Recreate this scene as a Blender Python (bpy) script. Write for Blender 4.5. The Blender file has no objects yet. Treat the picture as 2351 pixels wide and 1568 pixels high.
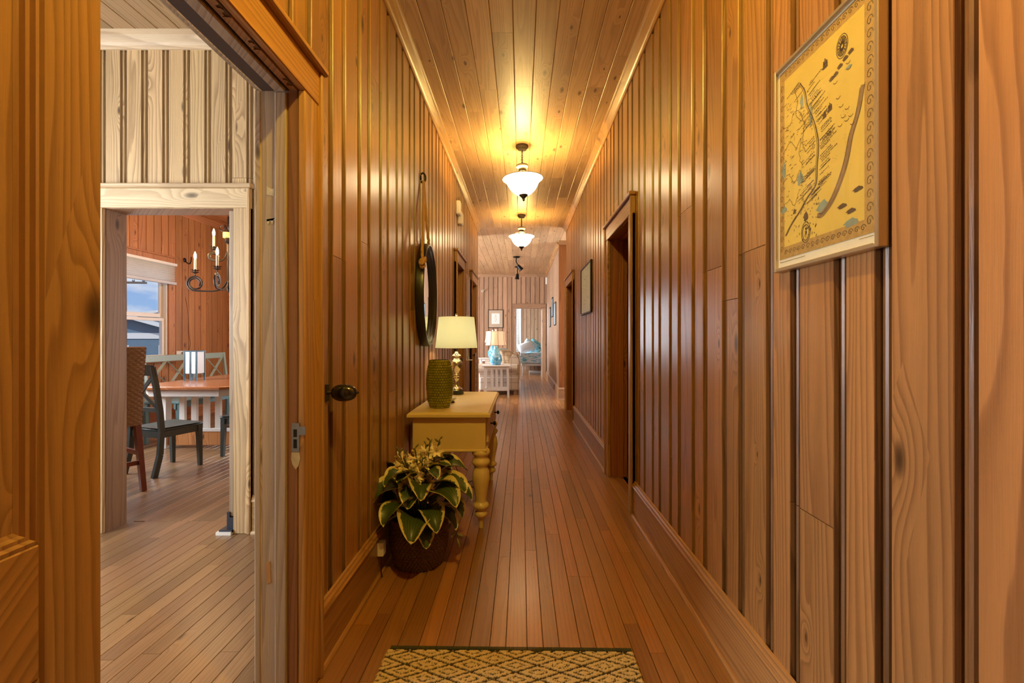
import bpy, bmesh, math, random
from mathutils import Vector, Matrix
random.seed(7)
PI = math.pi
C = bpy.context.scene.collection
scene = bpy.context.scene

# ---------------------------------------------------------------- camera, sky, lights, exposure
EYE = 1.30
cd = bpy.data.cameras.new('camera'); cam = bpy.data.objects.new('camera', cd); C.objects.link(cam)
cam.location = (0, 0, EYE); cam.rotation_euler = (PI/2, 0, 0)
cd.sensor_width = 36; cd.lens = 36*1050/2351
cd.shift_x = -20.5/2351; cd.shift_y = -8/2351
cd.clip_start = .02; cd.clip_end = 400
scene.camera = cam
vs = scene.view_settings
vs.view_transform = 'Standard'; vs.look = 'None'; vs.gamma = 1; vs.use_curve_mapping = False
vs.exposure = 0.15

world = bpy.data.worlds.new('sky'); scene.world = world; world.use_nodes = True
wn, wl = world.node_tree.nodes, world.node_tree.links
wn.clear()
w_out = wn.new('ShaderNodeOutputWorld'); w_bg = wn.new('ShaderNodeBackground')
w_tc = wn.new('ShaderNodeTexCoord'); w_sep = wn.new('ShaderNodeSeparateXYZ')
w_ramp = wn.new('ShaderNodeValToRGB'); w_no = wn.new('ShaderNodeTexNoise'); w_cr = wn.new('ShaderNodeValToRGB'); w_mix = wn.new('ShaderNodeMix')
w_map = wn.new('ShaderNodeMapping')
w_mix.data_type = 'RGBA'
w_ramp.color_ramp.elements[0].position = 0.0; w_ramp.color_ramp.elements[0].color = (.36, .58, .92, 1)
w_ramp.color_ramp.elements[1].position = 0.45; w_ramp.color_ramp.elements[1].color = (.10, .26, .75, 1)
w_map.inputs['Scale'].default_value = (1, 1, 2.6); w_map.inputs['Location'].default_value = (.75, .4, .16)
w_no.inputs['Scale'].default_value = 4.2; w_no.inputs['Detail'].default_value = 7; w_no.inputs['Roughness'].default_value = .55
w_cr.color_ramp.elements[0].position = .43; w_cr.color_ramp.elements[1].position = .58
wl.new(w_tc.outputs['Generated'], w_sep.inputs[0]); wl.new(w_sep.outputs['Z'], w_ramp.inputs[0])
wl.new(w_tc.outputs['Generated'], w_map.inputs[0]); wl.new(w_map.outputs[0], w_no.inputs['Vector'])
wl.new(w_no.outputs[0], w_cr.inputs[0]); wl.new(w_cr.outputs[0], w_mix.inputs['Factor'])
wl.new(w_ramp.outputs[0], w_mix.inputs['A']); w_mix.inputs['B'].default_value = (.95, .97, 1, 1)
wl.new(w_mix.outputs['Result'], w_bg.inputs[0]); w_bg.inputs[1].default_value = .85
wl.new(w_bg.outputs[0], w_out.inputs[0])

DAY = (.86, .93, 1.0); WARM = (1.0, .69, .21)
def area(name, loc, rot, sx, sy, power, col=DAY):
    l = bpy.data.lights.new(name, 'AREA'); l.shape = 'RECTANGLE'; l.size = sx; l.size_y = sy
    l.energy = power; l.color = col
    o = bpy.data.objects.new(name, l); o.location = loc; o.rotation_euler = rot; C.objects.link(o); return o
def point(name, loc, power, col=WARM, r=.04):
    l = bpy.data.lights.new(name, 'POINT'); l.energy = power; l.color = col; l.shadow_soft_size = r
    o = bpy.data.objects.new(name, l); o.location = loc; C.objects.link(o); return o
sun = bpy.data.lights.new('sun', 'SUN'); sun.energy = 2.0; sun.angle = .01; sun.color = (1, .95, .86)
so = bpy.data.objects.new('sun', sun); so.rotation_euler = (math.radians(40), 0, math.radians(40)); C.objects.link(so)
# daylight, except the dining side lamp, coming in through the windows that the photograph does not show
area('daylight_pantry_window', (-4.25, 1.3, 1.7), (0, -PI/2, 0), 1.5, 1.6, 150)
area('daylight_dining_window', (-1.9, 8.85, 1.75), (PI/2, 0, PI), 1.4, 1.6, 130)
area('dining_side_fill', (-5.25, 4.55, 1.65), (0, -PI/2, 0), 1.3, 1.3, 110)  # unseen lamp inside the closed wall, no window opening behind it
area('daylight_living_window', (-4.9, 10.3, 1.7), (0, -PI/2, 0), 1.8, 1.8, 500, (.78, .89, 1.0))
bw_ = area('daylight_living_back_window', (-2.75, 14.48, 1.7), (PI/2, 0, PI), 1.5, 1.7, 420, (.80, .90, 1.0)); bw_.rotation_euler = (PI/2, 0, PI+math.radians(20)-2*math.radians(20)); bw_.data.spread = 1.3
area('daylight_bedroom_window', (-1.9, 17.0, 1.7), (0, -PI/2, 0), 1.6, 1.6, 170)
area('daylight_cross_hall_window', (2.9, 9.05, 1.7), (0, PI/2, 0), 1.5, 1.0, 90)

# ---------------------------------------------------------------- materials
def new_mat(name):
    m = bpy.data.materials.new(name); m.use_nodes = True
    return m, m.node_tree.nodes, m.node_tree.links, m.node_tree.nodes['Principled BSDF']
def mat(name, col, rough=.5, metal=0, noise=0, nscale=30, bump=0, spec=None, emit=None, estr=0, trans=0, ior=None, coat=0):
    m, n, l, b = new_mat(name)
    b.inputs['Base Color'].default_value = (*col, 1); b.inputs['Roughness'].default_value = rough; b.inputs['Metallic'].default_value = metal
    if spec is not None: b.inputs['Specular IOR Level'].default_value = spec
    if emit: b.inputs['Emission Color'].default_value = (*emit, 1); b.inputs['Emission Strength'].default_value = estr
    if trans: b.inputs['Transmission Weight'].default_value = trans
    if ior: b.inputs['IOR'].default_value = ior
    if coat: b.inputs['Coat Weight'].default_value = coat
    if noise or bump:
        tc = n.new('ShaderNodeTexCoord'); t = n.new('ShaderNodeTexNoise'); t.inputs['Scale'].default_value = nscale; t.inputs['Detail'].default_value = 4
        l.new(tc.outputs['Object'], t.inputs['Vector'])
        if noise:
            h = n.new('ShaderNodeMix'); h.data_type = 'RGBA'
            h.inputs['A'].default_value = (*[min(1, c*(1-noise)) for c in col], 1); h.inputs['B'].default_value = (*[min(1, c*(1+noise)) for c in col], 1)
            l.new(t.outputs[0], h.inputs['Factor']); l.new(h.outputs['Result'], b.inputs['Base Color'])
        if bump:
            bp = n.new('ShaderNodeBump'); bp.inputs['Strength'].default_value = bump; bp.inputs['Distance'].default_value = .004
            l.new(t.outputs[0], bp.inputs['Height']); l.new(bp.outputs[0], b.inputs['Normal'])
    return m
def wood(name, early, late, along=2, lines=70, wander=11, rough=.38, var=.22, knots=.5, contrast=.75, huevar=.008, coat=0, kdark=.25):
    """Procedural plank: growth rings are contours of a noise field stretched along the grain, with a few knots; every object draws its own stretch of the log."""
    m, n, l, b = new_mat(name)
    def N(t, **kw):
        x = n.new(t)
        for k, v in kw.items(): setattr(x, k, v)
        return x
    def M(op, a, bb=None, c=None):
        x = n.new('ShaderNodeMath'); x.operation = op
        for i, v in enumerate((a, bb, c)):
            if v is None: continue
            if isinstance(v, (int, float)): x.inputs[i].default_value = v
            else: l.new(v, x.inputs[i])
        return x.outputs[0]
    tc = N('ShaderNodeTexCoord'); sp = N('ShaderNodeSeparateXYZ'); oi = N('ShaderNodeObjectInfo')
    l.new(tc.outputs['Object'], sp.inputs[0])
    o1, o2 = [i for i in range(3) if i != along]
    rnd = oi.outputs['Random']
    a = M('ADD', sp.outputs[along], M('MULTIPLY', rnd, 41.0))
    c = M('ADD', M('ADD', sp.outputs[o1], sp.outputs[o2]), M('MULTIPLY', rnd, 13.7))
    def vec(ka, kc, extra=0.0):
        v = N('ShaderNodeCombineXYZ')
        l.new(M('MULTIPLY', c, kc), v.inputs[0]); l.new(M('MULTIPLY', a, ka), v.inputs[1]); l.new(M('MULTIPLY_ADD', rnd, 60.0, extra), v.inputs[2])
        return v.outputs[0]
    def noise(v, detail=2, rg=.5):
        t = N('ShaderNodeTexNoise'); t.inputs['Scale'].default_value = 1; t.inputs['Detail'].default_value = detail; t.inputs['Roughness'].default_value = rg
        l.new(v, t.inputs['Vector']); return t.outputs[0]
    n1 = noise(vec(.36, 7.0), 2, .42)
    n2 = noise(vec(5.0, 30.0, 3.0), 2)
    vo = N('ShaderNodeTexVoronoi'); vo.voronoi_dimensions = '2D'; vo.inputs['Scale'].default_value = 1; vo.inputs['Randomness'].default_value = 1
    l.new(vec(1.9, 5.0, 9.0), vo.inputs['Vector'])
    vs_ = N('ShaderNodeSeparateColor'); l.new(vo.outputs['Color'], vs_.inputs[0])
    has = M('LESS_THAN', vs_.outputs[0], knots)
    size = M('MULTIPLY_ADD', vs_.outputs[1], .085, .03)
    kd = M('DIVIDE', vo.outputs['Distance'], size)
    near = M('MULTIPLY', M('POWER', 2.718, M('MULTIPLY', M('MULTIPLY', kd, kd), -.16)), has)
    field = M('ADD', M('MULTIPLY_ADD', c, lines*.55, M('MULTIPLY', n1, wander)), M('MULTIPLY_ADD', near, 3.2, M('MULTIPLY', n2, .34)))
    fr = M('FRACT', field)
    late_w = M('POWER', fr, 2.2)
    late_w = M('MULTIPLY', late_w, M('SUBTRACT', 1.0, M('POWER', fr, 18.0)))
    fib = noise(vec(9.0, 420.0, 5.0), 2, .6)
    fac = M('MULTIPLY_ADD', late_w, contrast, M('MULTIPLY_ADD', fib, .45, -.14))
    mottled = noise(vec(1.1, 9.0, 15.0), 3)
    mix = N('ShaderNodeMix', data_type='RGBA', clamp_factor=True)
    mix.inputs['A'].default_value = (*early, 1); mix.inputs['B'].default_value = (*late, 1); l.new(fac, mix.inputs['Factor'])
    hs = N('ShaderNodeHueSaturation')
    r2 = M('FRACT', M('MULTIPLY', rnd, 7.31)); r3 = M('FRACT', M('MULTIPLY', rnd, 23.7))
    l.new(M('ADD', M('MULTIPLY_ADD', r2, 2*var, 1-var), M('MULTIPLY_ADD', mottled, .5, -.25)), hs.inputs['Value'])
    l.new(M('MULTIPLY_ADD', r3, huevar, .5-huevar/2), hs.inputs['Hue'])
    l.new(mix.outputs['Result'], hs.inputs['Color'])
    km = N('ShaderNodeMix', data_type='RGBA', clamp_factor=True)
    kf = M('MULTIPLY', has, M('SUBTRACT', 1.0, M('SMOOTH_MIN', M('POWER', kd, 2.0), 1.0, .2)))
    l.new(M('MULTIPLY', kf, .9), km.inputs['Factor']); l.new(hs.outputs[0], km.inputs['A'])
    km.inputs['B'].default_value = (*[x*kdark for x in late], 1)
    l.new(km.outputs['Result'], b.inputs['Base Color'])
    l.new(M('MULTIPLY_ADD', fib, .14, rough-.07), b.inputs['Roughness'])
    if coat: b.inputs['Coat Weight'].default_value = coat; b.inputs['Coat Roughness'].default_value = .22
    bp = N('ShaderNodeBump'); bp.inputs['Strength'].default_value = .22; bp.inputs['Distance'].default_value = .002
    l.new(M('SUBTRACT', fib, M('MULTIPLY', late_w, .6)), bp.inputs['Height']); l.new(bp.outputs[0], b.inputs['Normal'])
    return m

HALL = ((.43, .206, .068), (.165, .065, .020))
TRIM = ((.44, .228, .078), (.19, .078, .025))
W_HALL = wood('hall_wall_pine', *HALL, along=2, rough=.34, var=.2, knots=.3, coat=.3)
W_TRIMZ = wood('trim_pine_upright', *TRIM, along=2, rough=.34, var=.12, knots=.12)
W_TRIMY = wood('trim_pine_long', *TRIM, along=1, rough=.34, var=.12, knots=.12)
W_TRIMX = wood('trim_pine_cross', *TRIM, along=0, rough=.34, var=.12, knots=.12)
W_REDZ = wood('red_jamb_pine', (.36, .125, .04), (.14, .036, .012), along=2, rough=.36, var=.1, knots=.05)
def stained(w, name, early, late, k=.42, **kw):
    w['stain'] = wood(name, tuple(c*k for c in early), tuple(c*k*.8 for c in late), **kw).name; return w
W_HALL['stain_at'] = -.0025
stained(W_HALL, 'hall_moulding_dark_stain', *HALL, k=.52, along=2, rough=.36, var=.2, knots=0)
W_CEIL = wood('ceiling_pine', (.58, .37, .19), (.31, .175, .08), along=1, lines=50, rough=.45, var=.16, knots=.6, contrast=.6)
W_FLOOR = wood('floor_fir', (.36, .155, .045), (.20, .075, .02), along=1, lines=90, rough=.30, var=.26, knots=.08, contrast=.6, huevar=.010, coat=.45)
W_PALEZ = wood('pale_pine_upright', (.66, .48, .255), (.28, .17, .085), along=2, lines=95, wander=13, rough=.5, var=.12, knots=.5, contrast=.9)
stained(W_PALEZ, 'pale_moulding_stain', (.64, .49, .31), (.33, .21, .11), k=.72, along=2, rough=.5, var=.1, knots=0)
W_PALEX = wood('pale_pine_cross', (.68, .53, .33), (.40, .27, .14), along=0, lines=60, rough=.5, var=.1, knots=.3)
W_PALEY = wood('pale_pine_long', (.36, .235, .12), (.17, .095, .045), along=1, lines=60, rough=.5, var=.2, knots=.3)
W_GREYZ = wood('worn_grey_pine', (.40, .30, .205), (.20, .13, .08), along=2, lines=60, rough=.55, var=.08, knots=.05)
W_DIN = wood('dining_red_pine', (.54, .245, .088), (.24, .075, .022), along=2, rough=.4, var=.16, knots=.4)
W_DINY = wood('dining_red_pine_long', (.50, .21, .08), (.24, .075, .022), along=1, rough=.4, var=.16, knots=.2)
W_FAR = wood('living_pine', (.44, .27, .165), (.23, .125, .065), along=2, rough=.45, var=.17, knots=.5)
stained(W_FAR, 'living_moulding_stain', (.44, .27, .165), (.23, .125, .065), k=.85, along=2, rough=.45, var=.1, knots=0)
W_FARX = wood('living_pine_cross', (.42, .25, .14), (.23, .12, .06), along=0, rough=.45, var=.1, knots=.1)
W_DOOR = wood('door_pine', (.46, .25, .115), (.20, .085, .033), along=2, lines=55, wander=15, rough=.34, var=.12, knots=.15)
W_DOORY = wood('door_pine_rail', (.44, .22, .09), (.20, .085, .033), along=1, lines=50, rough=.34, var=.1, knots=.1)
W_TABLE = wood('table_top_wood', (.52, .21, .075), (.26, .085, .028), along=1, rough=.22, var=.05, knots=0, coat=.5)
BACK = mat('wall_backing', (.06, .03, .015), .8)
PLASTER = mat('unseen_plaster', (.62, .52, .38), .8)
M_BLACK = mat('black_iron', (.012, .011, .010), .42, .6)
M_BRONZE = mat('dark_bronze', (.035, .026, .018), .5, .5, noise=.3, nscale=60)
M_CREAM = mat('cream_paint', (.73, .56, .26), .38, noise=.04, nscale=12)
M_WHITE = mat('white_paint', (.80, .79, .76), .4)
M_PLASTIC = mat('white_plastic', (.82, .80, .74), .35)
M_STEEL = mat('dull_steel', (.22, .23, .26), .4, .85, noise=.25, nscale=80)
M_GLASS = mat('window_glass', (1, 1, 1), .0, trans=1, ior=1.0)

# ---------------------------------------------------------------- object helpers
def link(name, me, m=None, parent=None):
    o = bpy.data.objects.new(name, me); C.objects.link(o)
    if m is not None and me is not None:
        me.materials.clear() if hasattr(me, 'materials') and len(me.materials) and not isinstance(m, (list, tuple)) else None
        for x in (m if isinstance(m, (list, tuple)) else [m]): me.materials.append(x)
    if parent: o.parent = parent
    return o
def tag(o, label=None, cat=None, group=None, kind=None):
    if label: o['label'] = label
    if cat: o['category'] = cat
    if group: o['group'] = group
    if kind: o['kind'] = kind
    return o
def empty(name, loc=(0, 0, 0), rz=0, parent=None):
    o = bpy.data.objects.new(name, None); C.objects.link(o); o.empty_display_size = .05
    o.location = loc; o.rotation_euler = (0, 0, rz)
    if parent: o.parent = parent
    return o
def thing(name, label, cat, loc=(0, 0, 0), rz=0, group=None):
    return tag(empty(name, loc, rz), label, cat, group)
def copy_tree(o, parent=None):
    c = o.copy(); C.objects.link(c); c.parent = parent
    for ch in o.children: copy_tree(ch, c)
    return c

class MB:
    def __init__(s): s.v = []; s.f = []; s.mi = []; s.cur = 0; s.smooth = False
    def add(s, vs, fs):
        k = len(s.v); s.v += [tuple(v) for v in vs]
        for f in fs: s.f.append(tuple(k+i for i in f)); s.mi.append(s.cur)
        return s
    def box(s, x0, x1, y0, y1, z0, z1, b=0):
        if b <= 0:
            vs = [(x, y, z) for z in (z0, z1) for y in (y0, y1) for x in (x0, x1)]
            return s.add(vs, [(0, 2, 3, 1), (4, 5, 7, 6), (0, 1, 5, 4), (2, 6, 7, 3), (0, 4, 6, 2), (1, 3, 7, 5)])
        b = min(b, (x1-x0)*.45, (y1-y0)*.45, (z1-z0)*.45)
        bm = bmesh.new(); bmesh.ops.create_cube(bm, size=1)
        for v in bm.verts: v.co = Vector(((x0+x1)/2+v.co.x*(x1-x0), (y0+y1)/2+v.co.y*(y1-y0), (z0+z1)/2+v.co.z*(z1-z0)))
        bmesh.ops.bevel(bm, geom=bm.edges[:], offset=b, segments=1, affect='EDGES')
        return s.bm(bm)
    def bm(s, bm, mtx=None):
        bm.verts.index_update()
        vs = [(mtx @ v.co if mtx else v.co.copy()) for v in bm.verts]; fs = [tuple(v.index for v in f.verts) for f in bm.faces]
        bm.free(); return s.add(vs, fs)
    def prism(s, poly, fn, t0, t1):
        """extrude a closed 2-D polygon: fn(a, b, t) -> xyz"""
        n = len(poly)
        vs = [fn(a, b, t0) for a, b in poly] + [fn(a, b, t1) for a, b in poly]
        fs = [(i, (i+1) % n, n+(i+1) % n, n+i) for i in range(n)] + [tuple(range(n))[::-1], tuple(range(n, 2*n))]
        return s.add(vs, fs)
    def lathe(s, prof, seg=32, c=(0, 0, 0), axis='Z', cap=True):
        vs = []
        for r, z in prof:
            for i in range(seg):
                t = 2*PI*i/seg
                p = (r*math.cos(t), r*math.sin(t), z)
                if axis == 'X': p = (z, r*math.cos(t), r*math.sin(t))
                if axis == 'Y': p = (r*math.cos(t), z, r*math.sin(t))
                vs.append((c[0]+p[0], c[1]+p[1], c[2]+p[2]))
        fs = []
        for j in range(len(prof)-1):
            for i in range(seg):
                k = (i+1) % seg
                fs.append((j*seg+i, j*seg+k, (j+1)*seg+k, (j+1)*seg+i))
        if cap:
            if prof[0][0] > 1e-5: fs.append(tuple(range(seg))[::-1])
            if prof[-1][0] > 1e-5: fs.append(tuple((len(prof)-1)*seg+i for i in range(seg)))
        return s.add(vs, fs)
    def tube(s, pts, r, seg=8, closed=False, flat=None):
        pts = [Vector(p) for p in pts]; n = len(pts)
        rr = r if isinstance(r, (list, tuple)) else [r]*n
        up = None; vs = []
        for i, p in enumerate(pts):
            t = (pts[(i+1) % n]-pts[i-1]) if closed else (pts[min(i+1, n-1)]-pts[max(i-1, 0)])
            t.normalize()
            if up is None:
                up = Vector((0, 0, 1)) if abs(t.z) < .9 else Vector((1, 0, 0))
            u = (up-t*up.dot(t)); u.normalize(); w = t.cross(u); up = u
            for k in range(seg):
                a = 2*PI*k/seg
                vs.append(p+u*math.cos(a)*rr[i]+w*math.sin(a)*rr[i]*(flat or 1))
        fs = []
        for i in range(n if closed else n-1):
            for k in range(seg):
                i2 = (i+1) % n
                fs.append((i*seg+k, i*seg+(k+1) % seg, i2*seg+(k+1) % seg, i2*seg+k))
        if not closed: fs += [tuple(range(seg))[::-1], tuple((n-1)*seg+k for k in range(seg))]
        return s.add(vs, fs)
    def bar(s, p, q, w, d, side=(1, 0, 0), w2=None, d2=None):
        """tapered rectangular bar from p to q; side = direction of width"""
        p, q = Vector(p), Vector(q); t = (q-p).normalized(); sd = Vector(side); sd = (sd-t*sd.dot(t)).normalized(); u = t.cross(sd)
        w2 = w if w2 is None else w2; d2 = d if d2 is None else d2
        vs = []
        for P, W, D in ((p, w, d), (q, w2, d2)):
            for a, b in ((-1, -1), (1, -1), (1, 1), (-1, 1)): vs.append(P+sd*a*W/2+u*b*D/2)
        return s.add(vs, [(3, 2, 1, 0), (4, 5, 6, 7), (0, 1, 5, 4), (1, 2, 6, 5), (2, 3, 7, 6), (3, 0, 4, 7)])
    def grid(s, fn, nu, nv, wrap=False):
        vs = [fn(i/nu, j/nv) for j in range(nv+1) for i in range(nu+(0 if wrap else 1))]
        w = nu if wrap else nu+1
        fs = [(j*w+i, j*w+(i+1) % w, (j+1)*w+(i+1) % w, (j+1)*w+i) for j in range(nv) for i in range(nu)]
        return s.add(vs, fs)
    def mesh(s, name, smooth=None, fix=True):
        me = bpy.data.meshes.new(name); me.from_pydata(s.v, [], s.f)
        for p, i in zip(me.polygons, s.mi): p.material_index = i
        if fix:
            bm = bmesh.new(); bm.from_mesh(me); bmesh.ops.recalc_face_normals(bm, faces=bm.faces); bm.to_mesh(me); bm.free()
        if smooth is not None:
            me.polygons.foreach_set('use_smooth', [True]*len(me.polygons))
            if smooth < 3:
                me.set_sharp_from_angle(angle=smooth)
        return me
    def build(s, name, m, parent=None, smooth=None, loc=None, rot=None, fix=True):
        o = link(name, s.mesh(name, smooth, fix), m, parent)
        if loc: o.location = loc
        if rot: o.rotation_euler = rot
        return o
SM = math.radians(40)
def box(name, x0, x1, y0, y1, z0, z1, m, parent=None, b=0): return MB().box(x0, x1, y0, y1, z0, z1, b).build(name, m, parent)

# ---------------------------------------------------------------- planked surfaces
def moulded(L, m):
    """profile of one wall board: wide land, then quirk - bead - quirk - open joint"""
    return [(0, 0), (L, 0), (L+.004, -.013), (L+m*.24, -.014), (L+m*.30, -.006), (L+m*.42, -.003), (L+m*.55, -.006), (L+m*.62, -.014), (L+m*.84, -.015), (L+m*.87, -.022), (L+m*.91, -.022), (L+m*.92, -.012), (L+m*.98, -.002), (L+m, 0)]
def vjoint(w):
    return [(0, -.006), (.004, 0), (w-.004, 0), (w, -.006)]
def clip(prof, a, b):
    out = []
    for (s0, d0), (s1, d1) in zip(prof, prof[1:]):
        if s1 <= a or s0 >= b: continue
        def at(s): return d0+(d1-d0)*(s-s0)/(s1-s0) if s1 > s0 else d1
        p, q = max(s0, a), min(s1, b)
        if not out: out.append((p, at(p)))
        out.append((q, at(q)))
    return out
def plank(name, prof, fn, t0, t1, m, parent, thick=.030):
    if len(prof) < 2 or t1-t0 < .004 or prof[-1][0]-prof[0][0] < .003: return None
    poly = prof + [(prof[-1][0], -thick), (prof[0][0], -thick)]
    mb = MB().prism(poly, fn, t0, t1); st = m.get('stain')
    if not st: return mb.build(name, m, parent)
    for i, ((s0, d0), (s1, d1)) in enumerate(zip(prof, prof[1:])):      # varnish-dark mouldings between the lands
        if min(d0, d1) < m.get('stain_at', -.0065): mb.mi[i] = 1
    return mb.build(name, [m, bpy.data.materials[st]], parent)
def wall(name, axis, plane, sgn, s0, s1, z0, z1, openings, boards, m, back=None, joints=.25, start=None, thick=.11, label=None, planks=True, forced=()):
    """axis 'Y': wall in the plane X = plane running along Y; 'X': plane Y = plane. openings = (s0, s1, z0, z1)."""
    def fn(s, d, z): return (plane+sgn*d, s, z) if axis == 'Y' else (s, plane+sgn*d, z)
    cuts = sorted(set([s0, s1]+[min(max(v, s0), s1) for o in openings for v in o[:2]]))
    mb = MB()
    for a, b in zip(cuts, cuts[1:]):
        if b-a < 1e-4: continue
        mid = (a+b)/2; zs = [(z0, z1)]
        for o in openings:
            if o[0] < mid < o[1]:
                zs = [q for p in zs for q in ((p[0], min(p[1], o[2])), (max(p[0], o[3]), p[1])) if q[1]-q[0] > .003]
        for za, zb in zs:
            d0 = -.026 if planks else 0
            p, q = fn(a, d0, za), fn(b, d0-thick, zb)
            mb.box(min(p[0], q[0]), max(p[0], q[0]), min(p[1], q[1]), max(p[1], q[1]), za, zb)
    w = mb.build(name, back or BACK); tag(w, label, kind='structure')
    if not planks: return w
    s = s0 if start is None else start; i = 0
    while s < s1:
        pr = boards[i % len(boards)]; width = pr[-1][0]
        e = s+width
        ps = sorted(set([max(s, s0), min(e, s1)]+[v for o in openings for v in o[:2] if max(s, s0) < v < min(e, s1)]))
        zj = None
        for fs, fz in forced:
            if s <= fs < e: zj = fz
        if zj is None and random.random() < joints: zj = random.uniform(z0+.6, z1-.4)
        for a, b in zip(ps, ps[1:]):
            mid = (a+b)/2; zs = [(z0, z1)]
            for o in openings:
                if o[0] < mid < o[1]:
                    zs = [q for p in zs for q in ((p[0], min(p[1], o[2])), (max(p[0], o[3]), p[1])) if q[1]-q[0] > .01]
            if zj: zs = [q for p in zs for q in (((p[0], zj-.0012), (zj+.0012, p[1])) if p[0]+.1 < zj < p[1]-.1 else (p,))]
            for za, zb in zs:
                cp = [(x+s, d) for x, d in clip(pr, a-s, b-s)]
                plank('wall_plank', cp, fn, za, zb, m, w)
        s = e; i += 1
    return w
def boards_flat(name, parent, x0, x1, y0, y1, z, up, width, m, lmin, lmax, x_off=None, gap=.0008, thick=.02, holes=()):
    """floor (up = 1) or ceiling (up = -1) boards running along Y"""
    x = x0 if x_off is None else x_off
    while x < x1-1e-4:
        w = width() if callable(width) else width
        a, b = max(x, x0), min(x+w, x1)
        if b-a > .004:
            y = y0-random.uniform(0, lmax*.8)
            while y < y1:
                L = random.uniform(lmin, lmax)
                ya, yb = max(y, y0), min(y+L, y1)
                if yb-ya > .03:
                    e = .0015 if up > 0 else .004
                    pr = [(a+gap, -.004 if up < 0 else -.002), (a+gap+e, 0), (b-gap-e, 0), (b-gap, -.004 if up < 0 else -.002)]
                    plank(name, pr, lambda s, d, t: (s, t, z+up*d), ya+gap, yb-gap, m, parent, thick)
                y += L
        x += w

# ================================================================ THE HOUSE SHELL
XL, XR, HC = -.796, .837, 3.33
M_PANE = bpy.data.materials.new('window_pane'); M_PANE.use_nodes = True
def _pane():
    n, l = M_PANE.node_tree.nodes, M_PANE.node_tree.links; n.clear()
    o = n.new('ShaderNodeOutputMaterial'); mx = n.new('ShaderNodeMixShader'); t = n.new('ShaderNodeBsdfTransparent'); g = n.new('ShaderNodeBsdfGlossy')
    g.inputs['Roughness'].default_value = .01; mx.inputs[0].default_value = .05
    l.new(t.outputs[0], mx.inputs[1]); l.new(g.outputs[0], mx.inputs[2]); l.new(mx.outputs[0], o.inputs[0])
_pane()

# floors and ceilings: one dark sub-layer each, boards laid on it
def slab(name, x0, x1, y0, y1, z0, z1, label, m=BACK):
    return tag(box(name, x0, x1, y0, y1, z0, z1, m), label, kind='structure')
fl = slab('floor', -.93, 1.0, -1.2, 9.0, -.12, -.019, 'narrow fir floorboards running down the hallway')
fw = lambda: random.choice((.066, .068, .074, .086, .09))
boards_flat('floor_board', fl, -.93, .99, -.6, 9.0, 0, 1, fw, W_FLOOR, .8, 2.6)
fl2 = slab('floor', -2.2, .95, 9.0, 18.7, -.12, -.019, 'floorboards of the living room and bedroom')
boards_flat('floor_board', fl2, -1.7, .95, 9.0, 15.6, 0, 1, lambda: .078, W_FLOOR, 1.2, 3.2)
box('floor_board', -2.2, -1.7, 9.0, 18.7, -.019, 0, W_FLOOR, fl2); box('floor_board', -1.7, .95, 15.6, 18.7, -.019, 0, W_FLOOR, fl2)
fl3 = slab('floor', -4.4, -.93, -.2, 3.3, -.12, -.019, 'floorboards of the pantry beside the hall')
W_FLOOR2 = wood('pantry_floor_fir', (.29, .165, .078), (.14, .075, .032), along=1, lines=90, rough=.32, var=.26, knots=.08, contrast=.6, huevar=.012, coat=.25)
boards_flat('floor_board', fl3, -3.3, -.93, .55, 3.25, 0, 1, lambda: .079, W_FLOOR2, .8, 2.0)
box('floor_board', -4.4, -3.3, -.2, 3.25, -.019, 0, W_FLOOR2, fl3); box('floor_board', -3.3, -.93, -.2, .55, -.019, 0, W_FLOOR2, fl3)
fl4 = slab('floor', -5.5, -.93, 3.3, 9.1, -.12, -.019, 'floorboards of the dining room')
boards_flat('floor_board', fl4, -5.5, -1.9, 3.25, 8.4, 0, 1, lambda: .079, W_FLOOR2, 1.2, 3.0)
box('floor_board', -5.5, -.93, 8.4, 9.1, -.019, 0, W_FLOOR2, fl4); box('floor_board', -1.9, -.93, 3.25, 8.4, -.019, 0, W_FLOOR2, fl4)
slab('floor', -5.0, -2.2, 8.5, 18.7, -.12, 0, 'floor of the living room beyond the corner', W_FLOOR)
slab('floor', .95, 3.0, 2.6, 18.7, -.12, 0, 'floor of the side rooms', W_FLOOR)

ce = slab('ceiling', -.93, 1.0, -1.2, 8.4, HC+.021, HC+.12, 'pine board ceiling of the hallway')
boards_flat('ceiling_board', ce, XL, XR, -1.0, 8.4, HC, -1, .1451, W_CEIL, 1.2, 3.4, x_off=-.631-.1451*2)
ce2 = slab('ceiling', -5.0, 3.0, 8.4, 14.7, HC+.021, HC+.12, 'pine board ceiling of the living room')
boards_flat('ceiling_board', ce2, -1.9, .95, 8.4, 14.62, HC, -1, .1451, W_CEIL, 1.4, 3.6, x_off=-.631-.1451*9)
box('ceiling_board', -5.0, -1.937, 8.4, 14.62, HC, HC+.02, W_CEIL, ce2); box('ceiling_board', .95, 3.0, 8.4, 9.8, HC, HC+.02, W_CEIL, ce2)
ce3 = slab('ceiling', -4.4, -.93, -.2, 3.2, HC+.021, HC+.12, 'pale board ceiling of the pantry')
boards_flat('ceiling_board', ce3, -3.4, -.93, .6, 3.06, HC, -1, .1437, W_PALEY, 1.2, 3, x_off=-2.673-.1437*5)
box('ceiling_board', -4.4, -3.4, -.2, 3.06, HC, HC+.02, W_PALEY, ce3); box('ceiling_board', -3.4, -.93, -.2, .6, HC, HC+.02, W_PALEY, ce3)
ce4 = slab('ceiling', -5.5, -.93, 3.2, 9.1, HC+.021, HC+.12, 'reddish board ceiling of the dining room')
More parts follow.
